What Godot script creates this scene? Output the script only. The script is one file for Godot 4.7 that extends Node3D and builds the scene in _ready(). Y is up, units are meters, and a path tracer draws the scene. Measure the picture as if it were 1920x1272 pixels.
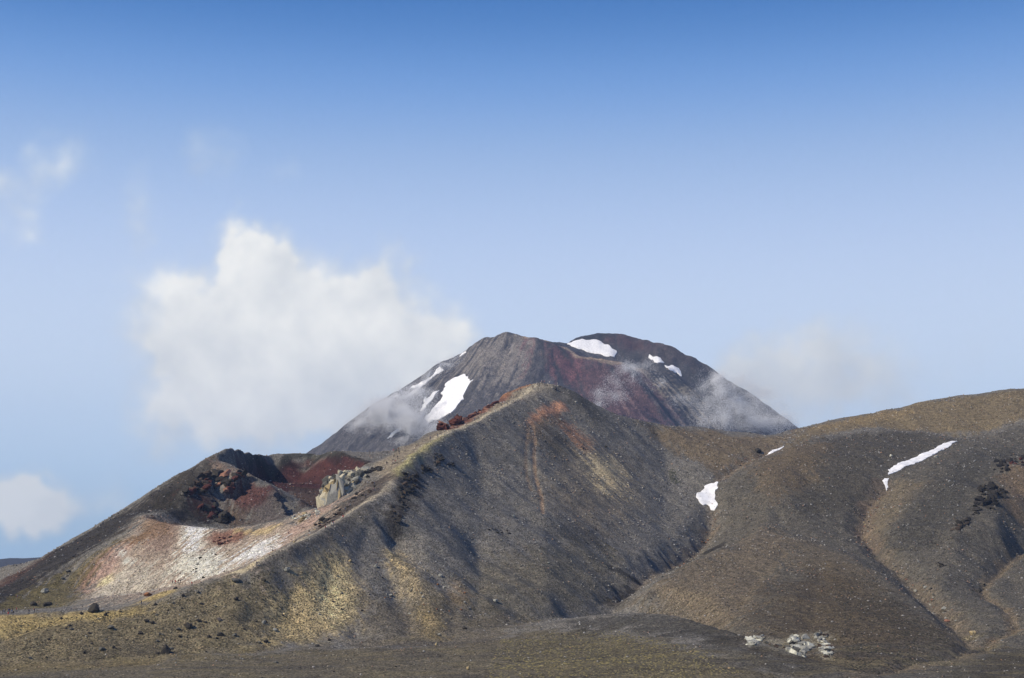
extends Node3D
# A volcanic ridge walk: ash slopes and a red crater in front, a snow-streaked cone behind. Metres, y up.

const EYE := 40.0
const CELL := 1.1          # spacing of the near terrain
const SUN := Vector3(-0.69, 0.62, 0.34)

var rng := RandomNumberGenerator.new()
var used := {}
var tones := {}
var rocks: Array[ArrayMesh] = []
var blocks: Array[ArrayMesh] = []
var stone_picture: ImageTexture
var rock_picture: ImageTexture
var relief: ImageTexture
var ground_kind: StandardMaterial3D
var noise_small: FastNoiseLite

# crests, gullies and breaks of slope: x, height, z
var crest_lines := [
	PackedFloat32Array([-179.7, 5.5, -395.0, -136.9, 5.8, -395.0, -65.6, 5.8, -395.0, 5.7, 5.8, -395.0, 77.0, 5.8, -395.0, 112.7, 5.8, -395.0, 179.2, 6.4, -400.0]),
	PackedFloat32Array([-225.8, 5.5, -495.0, -172.7, 5.0, -497.0, -158.3, 6.3, -514.0, -137.6, 5.5, -500.0, -127.7, 7.4, -526.0, -116.8, 7.7, -528.0, -98.7, 6.7, -514.0, -90.6, 8.7, -543.0, -72.1, 9.3, -552.0, -52.8, 7.9, -560.0, -34.9, 9.4, -565.0, -24.8, 9.3, -570.0, -12.9, 13.1, -590.0, 9.3, 14.2, -640.0, 34.4, 14.5, -675.0, 48.4, 16.6, -700.0]),
	PackedFloat32Array([17.2, 16.0, -590.0, 34.9, 17.8, -600.0, 52.4, 19.3, -600.0, 65.4, 18.9, -580.0, 76.3, 16.8, -552.0, 79.7, 15.0, -535.0, 85.3, 12.7, -500.0, 92.0, 10.5, -470.0, 101.9, 9.0, -440.0, 112.9, 6.7, -422.0]),
	PackedFloat32Array([51.5, 18.9, -690.0, 66.9, 17.7, -680.0, 80.4, 13.6, -650.0, 91.8, 7.6, -575.0, 100.1, 5.6, -512.0, 109.6, 5.0, -466.0, 131.2, 5.1, -490.0, 152.6, 5.6, -520.0, 173.6, 5.7, -560.0]),
	PackedFloat32Array([159.8, 5.2, -470.0, 164.4, 5.3, -510.0, 177.6, 6.1, -560.0]),
	PackedFloat32Array([211.1, 4.9, -560.0, 270.1, 8.8, -600.0]),
	PackedFloat32Array([176.5, 5.9, -566.0, 192.7, 8.3, -590.0, 210.1, 11.4, -612.0, 222.3, 18.6, -660.0, 230.7, 24.9, -722.0, 266.5, 36.3, -792.0, 299.0, 46.2, -850.0, 340.3, 58.0, -900.0]),
	PackedFloat32Array([188.5, 11.5, -625.0, 200.2, 24.4, -722.0, 205.1, 42.4, -812.0, 208.3, 55.7, -868.0, 225.8, 75.1, -918.0, 248.7, 96.2, -962.0, 273.2, 109.3, -998.0, 326.7, 127.9, -1062.0, 366.6, 138.9, -1110.0]),
	PackedFloat32Array([196.2, 114.3, -1000.0, 173.3, 97.1, -948.0, 160.5, 81.3, -907.0, 153.3, 65.4, -874.0, 167.5, 55.3, -845.0, 180.2, 46.0, -793.0, 186.2, 35.5, -738.0, 185.6, 21.9, -670.0, 181.2, 12.3, -608.0, 173.9, 6.5, -563.0]),
	PackedFloat32Array([152.7, 64.4, -871.0, 136.8, 55.0, -828.0, 102.2, 44.1, -762.0, 88.7, 39.2, -737.0, 73.4, 32.6, -707.0, 64.4, 26.8, -692.0]),
	PackedFloat32Array([115.8, 33.5, -720.0, 111.5, 18.6, -625.0, 137.6, 22.7, -640.0, 153.1, 17.0, -610.0]),
	PackedFloat32Array([90.4, 24.3, -670.0, 101.2, 15.0, -605.0]),
	PackedFloat32Array([124.2, 9.3, -535.0, 155.8, 9.6, -565.0]),
	PackedFloat32Array([52.5, 20.6, -720.0, 63.6, 26.4, -742.0, 72.0, 31.9, -770.0, 89.3, 36.8, -808.0, 105.6, 44.0, -848.0, 121.8, 57.8, -892.0, 128.5, 82.9, -942.0, 135.7, 92.2, -955.0, 162.8, 109.5, -1000.0, 186.9, 118.8, -1030.0, 212.2, 128.5, -1060.0]),
	PackedFloat32Array([22.4, 166.5, -1000.0, 35.4, 164.2, -1000.0, 52.4, 154.7, -1005.0, 71.4, 145.8, -1010.0, 91.0, 140.4, -1020.0, 108.2, 139.2, -1040.0, 148.3, 139.8, -1080.0, 179.6, 138.8, -1100.0, 199.4, 138.1, -1120.0, 226.2, 145.5, -1150.0, 256.5, 153.8, -1170.0, 330.5, 170.2, -1200.0, 378.6, 179.4, -1210.0, 436.7, 187.4, -1220.0, 523.2, 194.2, -1230.0]),
	PackedFloat32Array([21.2, 139.3, -948.0, 20.1, 114.6, -905.0, 17.8, 70.8, -805.0, 15.8, 41.3, -720.0, 17.1, 24.4, -668.0]),
	PackedFloat32Array([66.5, 110.9, -945.0, 61.6, 80.1, -880.0, 56.6, 53.2, -812.0, 50.7, 30.5, -750.0]),
	PackedFloat32Array([106.2, 110.6, -990.0, 100.5, 86.2, -940.0, 88.6, 57.2, -862.0]),
	PackedFloat32Array([-18.6, 99.8, -838.0, -17.0, 69.3, -768.0, -15.3, 41.3, -698.0, -11.7, 25.0, -640.0]),
	PackedFloat32Array([-45.2, 83.3, -765.0, -42.5, 67.6, -722.0, -38.8, 41.2, -662.0, -36.3, 25.4, -623.0]),
	PackedFloat32Array([-67.3, 62.2, -678.0, -73.9, 48.2, -650.0, -76.8, 38.9, -632.0, -77.4, 27.8, -615.0, -75.9, 17.8, -588.0, -73.9, 10.8, -562.0]),
	PackedFloat32Array([-89.6, 38.9, -612.0, -89.8, 28.1, -600.0, -88.6, 18.1, -580.0]),
	PackedFloat32Array([-57.1, 62.6, -690.0, -62.4, 43.6, -655.0, -61.3, 29.9, -622.0, -60.1, 17.7, -590.0]),
	PackedFloat32Array([-57.4, 51.1, -680.0, -51.9, 41.2, -660.0, -39.0, 29.8, -628.0, -35.4, 21.4, -608.0, -30.2, 13.7, -585.0, -27.8, 10.2, -572.0]),
	PackedFloat32Array([-51.0, 29.7, -635.0, -47.4, 19.3, -605.0]),
	PackedFloat32Array([-105.9, 24.6, -570.0, -104.3, 15.2, -552.0]),
	PackedFloat32Array([-131.4, 15.4, -548.0, -149.1, 13.8, -540.0, -168.7, 12.5, -528.0, -183.0, 12.7, -525.0]),
	PackedFloat32Array([19.1, 160.9, -985.0, 12.2, 151.9, -965.0, -2.4, 141.2, -930.0, -17.5, 128.9, -890.0, -28.7, 120.1, -860.0, -38.2, 113.0, -830.0, -43.9, 106.6, -805.0, -51.9, 98.1, -775.0, -58.1, 87.8, -748.0, -62.7, 73.3, -715.0, -68.8, 68.4, -697.0, -75.3, 62.7, -678.0, -79.7, 58.5, -663.0, -84.0, 54.6, -650.0, -88.7, 50.8, -636.0, -94.3, 47.4, -623.0, -98.9, 45.1, -616.0, -103.3, 42.6, -609.0, -105.6, 39.3, -601.0, -109.9, 36.1, -595.0, -116.0, 34.5, -590.0, -123.9, 32.2, -585.0, -132.8, 28.1, -578.0, -139.7, 24.5, -572.0, -150.5, 22.3, -566.0, -165.2, 21.9, -560.0, -178.2, 21.8, -556.0, -192.9, 20.7, -552.0, -249.9, 19.4, -545.0]),
	PackedFloat32Array([18.3, 167.2, -1003.0, 4.5, 162.7, -1000.0, -5.5, 156.1, -985.0, -12.2, 147.2, -965.0, -24.6, 136.4, -930.0, -31.6, 129.7, -905.0, -39.2, 122.3, -880.0, -43.7, 118.4, -865.0, -49.8, 114.8, -850.0, -57.8, 108.1, -830.0, -64.3, 103.5, -815.0, -71.4, 98.5, -800.0, -76.0, 94.9, -790.0, -83.9, 89.5, -775.0, -91.1, 89.2, -770.0, -96.2, 85.2, -764.0, -99.0, 81.6, -760.0]),
	PackedFloat32Array([9.7, 148.9, -1040.0, -5.7, 141.6, -1025.0, -12.6, 133.6, -1000.0, -25.4, 122.4, -965.0, -32.7, 116.1, -940.0, -45.3, 104.8, -900.0, -51.7, 100.5, -885.0, -60.1, 94.7, -865.0, -66.9, 89.6, -850.0, -74.3, 85.7, -835.0, -82.2, 83.0, -825.0]),
	PackedFloat32Array([0.0, 135.9, -1090.0, -22.9, 117.3, -1030.0, -39.8, 102.6, -980.0, -58.4, 92.6, -930.0, -73.0, 85.9, -900.0]),
	PackedFloat32Array([-97.2, 68.6, -748.0, -100.9, 66.6, -745.0, -103.7, 64.8, -742.0, -108.1, 63.7, -740.0, -114.0, 62.0, -738.0, -118.5, 60.0, -736.0, -124.3, 59.5, -735.0, -135.8, 57.3, -735.0, -146.4, 57.4, -738.0, -155.4, 57.8, -742.0, -171.3, 59.4, -752.0, -184.8, 62.2, -765.0, -189.7, 63.2, -770.0, -199.4, 64.9, -780.0]),
	PackedFloat32Array([-85.1, 70.2, -722.0, -75.9, 77.5, -735.0, -67.4, 87.2, -760.0]),
	PackedFloat32Array([-90.0, 57.5, -690.0, -103.5, 48.3, -672.0, -112.9, 43.9, -670.0, -123.4, 36.9, -668.0, -137.5, 32.7, -672.0, -153.9, 28.7, -680.0, -170.6, 24.1, -688.0, -183.5, 20.1, -690.0, -199.2, 19.3, -675.0, -214.7, 19.5, -655.0, -293.6, 18.1, -640.0]),
	PackedFloat32Array([-346.9, -10.3, -760.0, -303.0, 15.1, -785.0, -280.6, 31.3, -800.0, -256.9, 48.0, -815.0, -232.0, 65.6, -830.0, -207.0, 84.6, -850.0, -191.4, 98.2, -870.0, -183.5, 106.7, -885.0, -176.4, 110.4, -895.0, -174.8, 110.7, -902.0, -179.4, 112.6, -935.0, -181.3, 114.6, -975.0, -176.6, 116.5, -1015.0, -170.2, 118.4, -1045.0, -164.0, 117.6, -1055.0, -147.0, 118.4, -1045.0, -132.9, 118.4, -1025.0, -122.8, 117.2, -1005.0, -113.0, 112.8, -985.0, -100.0, 108.5, -965.0, -87.6, 104.9, -955.0, -70.2, 100.7, -950.0]),
	PackedFloat32Array([-315.6, 4.1, -690.0, -250.5, 26.8, -715.0, -232.8, 38.1, -740.0, -213.3, 51.9, -765.0, -205.0, 59.7, -775.0]),
	PackedFloat32Array([-186.0, 70.5, -815.0, -172.9, 64.7, -818.0]),
	PackedFloat32Array([-183.3, 58.7, -792.0, -172.1, 55.7, -788.0, -155.7, 52.8, -786.0, -138.8, 52.3, -788.0, -124.7, 54.6, -790.0, -112.0, 59.8, -792.0]),
	PackedFloat32Array([-185.8, 103.7, -884.0, -175.8, 100.1, -880.0, -162.0, 94.2, -868.0, -146.0, 87.1, -860.0, -137.9, 81.8, -850.0, -131.7, 71.9, -836.0, -126.6, 64.1, -820.0]),
	PackedFloat32Array([-177.7, 95.4, -866.0, -171.0, 86.5, -850.0, -166.6, 76.9, -845.0, -160.4, 67.2, -832.0, -159.3, 60.5, -818.0]),
	PackedFloat32Array([-192.7, 93.5, -862.0, -188.3, 82.4, -830.0]),
	PackedFloat32Array([-174.3, 96.9, -890.0, -172.2, 95.9, -896.0, -174.8, 93.4, -932.0]),
	PackedFloat32Array([-174.8, 93.4, -932.0, -174.5, 93.5, -985.0, -167.7, 93.4, -1010.0, -149.4, 94.2, -1012.0, -127.2, 91.4, -985.0, -104.1, 90.7, -940.0]),
	PackedFloat32Array([-143.2, 82.1, -925.0, -123.8, 75.4, -885.0, -114.2, 72.9, -862.0, -119.6, 68.3, -838.0]),
	PackedFloat32Array([-145.0, 60.9, -822.0, -135.3, 61.1, -818.0]),
	PackedFloat32Array([-100.7, 66.9, -756.0, -103.6, 67.7, -778.0, -105.4, 69.2, -802.0, -102.7, 71.5, -825.0, -93.8, 75.0, -835.0]),
	PackedFloat32Array([247.1, 137.7, -1110.0, 289.4, 143.6, -1130.0, 311.8, 143.7, -1135.0, 328.3, 139.4, -1120.0, 344.2, 134.3, -1105.0]),
	PackedFloat32Array([366.5, 138.1, -1110.0, 401.2, 149.4, -1125.0, 483.4, 159.4, -1140.0]),
	PackedFloat32Array([206.1, 93.5, -946.0, 196.6, 71.0, -898.0]),
	PackedFloat32Array([339.2, 124.7, -1052.0, 315.7, 116.1, -1015.0, 271.9, 94.1, -938.0, 239.6, 70.4, -880.0, 213.6, 51.2, -832.0, 205.2, 44.4, -812.0]),
	PackedFloat32Array([267.7, 69.9, -866.0, 239.6, 44.3, -788.0, 210.9, 28.3, -722.0, 199.4, 17.4, -660.0]),
	PackedFloat32Array([299.5, 80.7, -893.0, 279.3, 56.7, -836.0]),
	PackedFloat32Array([335.3, 100.4, -945.0, 320.9, 70.7, -890.0, 344.0, 64.5, -900.0, 390.1, 72.1, -930.0]),
	PackedFloat32Array([260.8, 27.7, -760.0, 241.3, 18.9, -690.0, 281.0, 28.0, -740.0, 353.5, 33.0, -780.0]),
]
var cone_lines := [
	PackedFloat32Array([-704.9, 164.4, -3420.0, -579.3, 239.1, -3410.0, -489.7, 293.8, -3400.0, -364.4, 381.4, -3380.0, -308.7, 415.7, -3370.0, -244.4, 452.4, -3360.0, -174.8, 497.7, -3340.0, -114.3, 526.3, -3320.0, -69.3, 553.4, -3300.0, -48.2, 553.8, -3295.0, -37.0, 561.8, -3290.0, -20.9, 566.0, -3285.0, -7.4, 563.1, -3275.0, 14.7, 555.4, -3265.0, 57.2, 549.7, -3245.0, 75.2, 542.0, -3235.0, 98.9, 532.4, -3220.0, 125.0, 517.5, -3210.0, 148.5, 500.2, -3200.0, 183.1, 491.8, -3200.0, 219.3, 488.9, -3205.0, 241.2, 487.1, -3210.0, 268.0, 479.3, -3215.0, 301.7, 471.6, -3230.0, 340.4, 468.9, -3255.0]),
	PackedFloat32Array([31.9, 570.2, -3400.0, 90.5, 570.2, -3450.0, 133.0, 572.1, -3480.0, 164.0, 591.1, -3500.0, 227.1, 602.3, -3520.0, 273.3, 600.9, -3520.0, 301.8, 588.5, -3500.0, 356.5, 569.1, -3460.0, 379.0, 559.3, -3430.0, 392.5, 546.7, -3415.0, 434.8, 514.9, -3400.0, 476.2, 490.5, -3400.0, 576.2, 427.9, -3400.0, 638.3, 384.7, -3400.0, 680.4, 356.8, -3400.0, 805.0, 276.2, -3400.0, 927.3, 194.8, -3400.0]),
	PackedFloat32Array([148.1, 546.5, -3440.0, 190.8, 522.6, -3400.0, 247.2, 513.5, -3390.0, 301.4, 499.2, -3360.0]),
	PackedFloat32Array([112.2, 524.0, -3330.0, 185.6, 496.1, -3310.0, 246.6, 487.2, -3300.0]),
	PackedFloat32Array([323.3, 519.9, -3390.0, 375.5, 491.5, -3350.0, 406.2, 447.5, -3300.0]),
	PackedFloat32Array([-91.7, 374.1, -3080.0, -22.7, 371.4, -3055.0, 44.8, 366.5, -3010.0, 156.2, 354.2, -3000.0, 271.2, 347.1, -3040.0, 394.1, 343.5, -3120.0]),
	PackedFloat32Array([-431.1, 247.1, -3240.0, -298.3, 261.0, -3100.0, -172.9, 248.2, -2920.0, -61.9, 238.9, -2790.0, 40.5, 235.0, -2735.0, 141.9, 230.3, -2740.0, 252.1, 237.3, -2840.0, 372.3, 245.6, -2960.0, 501.3, 253.9, -3080.0, 642.9, 251.8, -3220.0]),
	PackedFloat32Array([-657.9, 103.8, -3200.0, -257.7, 93.9, -2700.0, 36.0, 88.9, -2450.0, 324.5, 91.9, -2600.0, 728.4, 101.9, -3100.0]),
]
var far_side := [Vector3(-400.0, 15.0, -960.0), Vector3(-330.0, 35.0, -1000.0), Vector3(-200.0, 50.0, -1050.0), Vector3(-120.0, 70.0, -1120.0), Vector3(0.0, 110.0, -1120.0), Vector3(70.0, 110.0, -1150.0), Vector3(150.0, 105.0, -1200.0), Vector3(300.0, 130.0, -1300.0), Vector3(470.0, 150.0, -1330.0), Vector3(-470.0, 0.0, -1320.0), Vector3(-200.0, 30.0, -1320.0), Vector3(100.0, 60.0, -1320.0), Vector3(-470.0, 10.0, -900.0), Vector3(520.0, 160.0, -1300.0), Vector3(520.0, 100.0, -900.0), Vector3(480.0, 30.0, -600.0), Vector3(480.0, 4.0, -390.0), Vector3(-480.0, 4.0, -390.0), Vector3(-480.0, 20.0, -600.0)]
var cone_far_side := [Vector3(-700.0, 150.0, -3900.0), Vector3(0.0, 300.0, -3900.0), Vector3(500.0, 280.0, -3900.0), Vector3(1000.0, 100.0, -3900.0), Vector3(-1000.0, 60.0, -3900.0), Vector3(-1000.0, 60.0, -3400.0), Vector3(1100.0, 60.0, -3400.0), Vector3(1100.0, 60.0, -2400.0), Vector3(-1000.0, 60.0, -2400.0)]
# azimuth, height, reach in degrees, thickness
var cloud_blobs := PackedFloat32Array([-10.83, 12.65, 1.34, 0.50, -10.34, 12.15, 1.91, 0.60, -9.75, 11.33, 2.39, 0.60, -10.87, 10.25, 3.18, 0.45, -11.46, 9.19, 3.82, 0.50, -13.21, 9.34, 2.71, 0.50, -13.98, 10.75, 1.59, 0.25, -14.91, 11.22, 1.43, 0.22, -15.17, 10.08, 1.91, 0.16, -15.42, 8.84, 1.91, 0.10, -14.22, 6.41, 2.55, 0.16, -13.77, 5.19, 2.23, 0.16, -3.42, 7.87, 2.55, 0.30, -2.36, 8.52, 1.91, 0.20, -3.62, 6.60, 2.23, 0.25, -8.52, 8.64, 4.77, 0.60, -6.65, 9.94, 3.34, 0.50, -5.38, 10.81, 2.39, 0.45, -4.64, 11.77, 1.34, 0.22, -4.30, 9.56, 3.02, 0.45, -2.90, 9.36, 2.23, 0.30, -2.15, 9.37, 1.59, 0.12, -6.82, 7.62, 4.14, 0.50, -9.52, 6.73, 3.98, 0.50, -11.58, 6.48, 3.34, 0.45, -12.87, 5.42, 2.86, 0.28, -13.25, 7.68, 3.18, 0.35, -5.12, 7.65, 3.34, 0.45, -7.63, 5.93, 2.71, 0.35, -10.11, 5.26, 2.71, 0.30, -13.75, 4.58, 1.91, 0.10, -5.52, 5.95, 2.55, 0.25, -18.11, 15.36, 1.91, 0.30, -18.57, 14.73, 1.43, 0.24, -17.21, 15.44, 1.43, 0.12, -19.67, 13.24, 1.75, 0.36, -19.90, 14.02, 1.27, 0.26, -19.43, 12.46, 1.11, 0.18, -14.90, 13.47, 1.75, 0.27, -15.17, 12.74, 1.27, 0.14, -12.09, 15.89, 2.07, 0.22, -12.73, 16.05, 1.27, 0.14, -14.96, 14.89, 1.11, 0.13, -9.10, 15.10, 1.11, 0.15, -11.22, 15.01, 1.59, 0.10, -18.09, 2.98, 1.21, 0.75, -17.48, 2.29, 1.53, 0.70, -18.90, 1.97, 1.46, 0.75, -19.44, 1.57, 1.46, 0.60, -16.32, 2.20, 1.91, 0.35, -19.21, 2.56, 1.27, 0.40, -15.36, 2.61, 1.43, 0.12, -15.30, 3.53, 1.91, 0.05, -18.32, 1.88, 1.59, 0.25, 8.79, 6.64, 1.91, 0.30, 9.32, 7.05, 2.39, 0.30, 10.17, 7.56, 2.55, 0.33, 11.41, 7.53, 2.71, 0.32, 12.85, 7.69, 2.55, 0.30, 14.28, 7.96, 2.39, 0.24, 13.61, 6.43, 2.39, 0.20, 12.18, 6.16, 2.71, 0.26, 10.95, 5.87, 2.39, 0.30, 15.46, 7.40, 2.23, 0.18, 15.22, 6.39, 2.23, 0.13, 17.03, 7.14, 2.23, 0.10, 18.06, 8.31, 1.91, 0.10, 16.19, 5.95, 2.55, 0.12, 12.88, 8.62, 1.91, 0.14, 8.19, 7.60, 1.59, 0.16, 14.31, 8.88, 1.43, 0.10])
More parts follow.
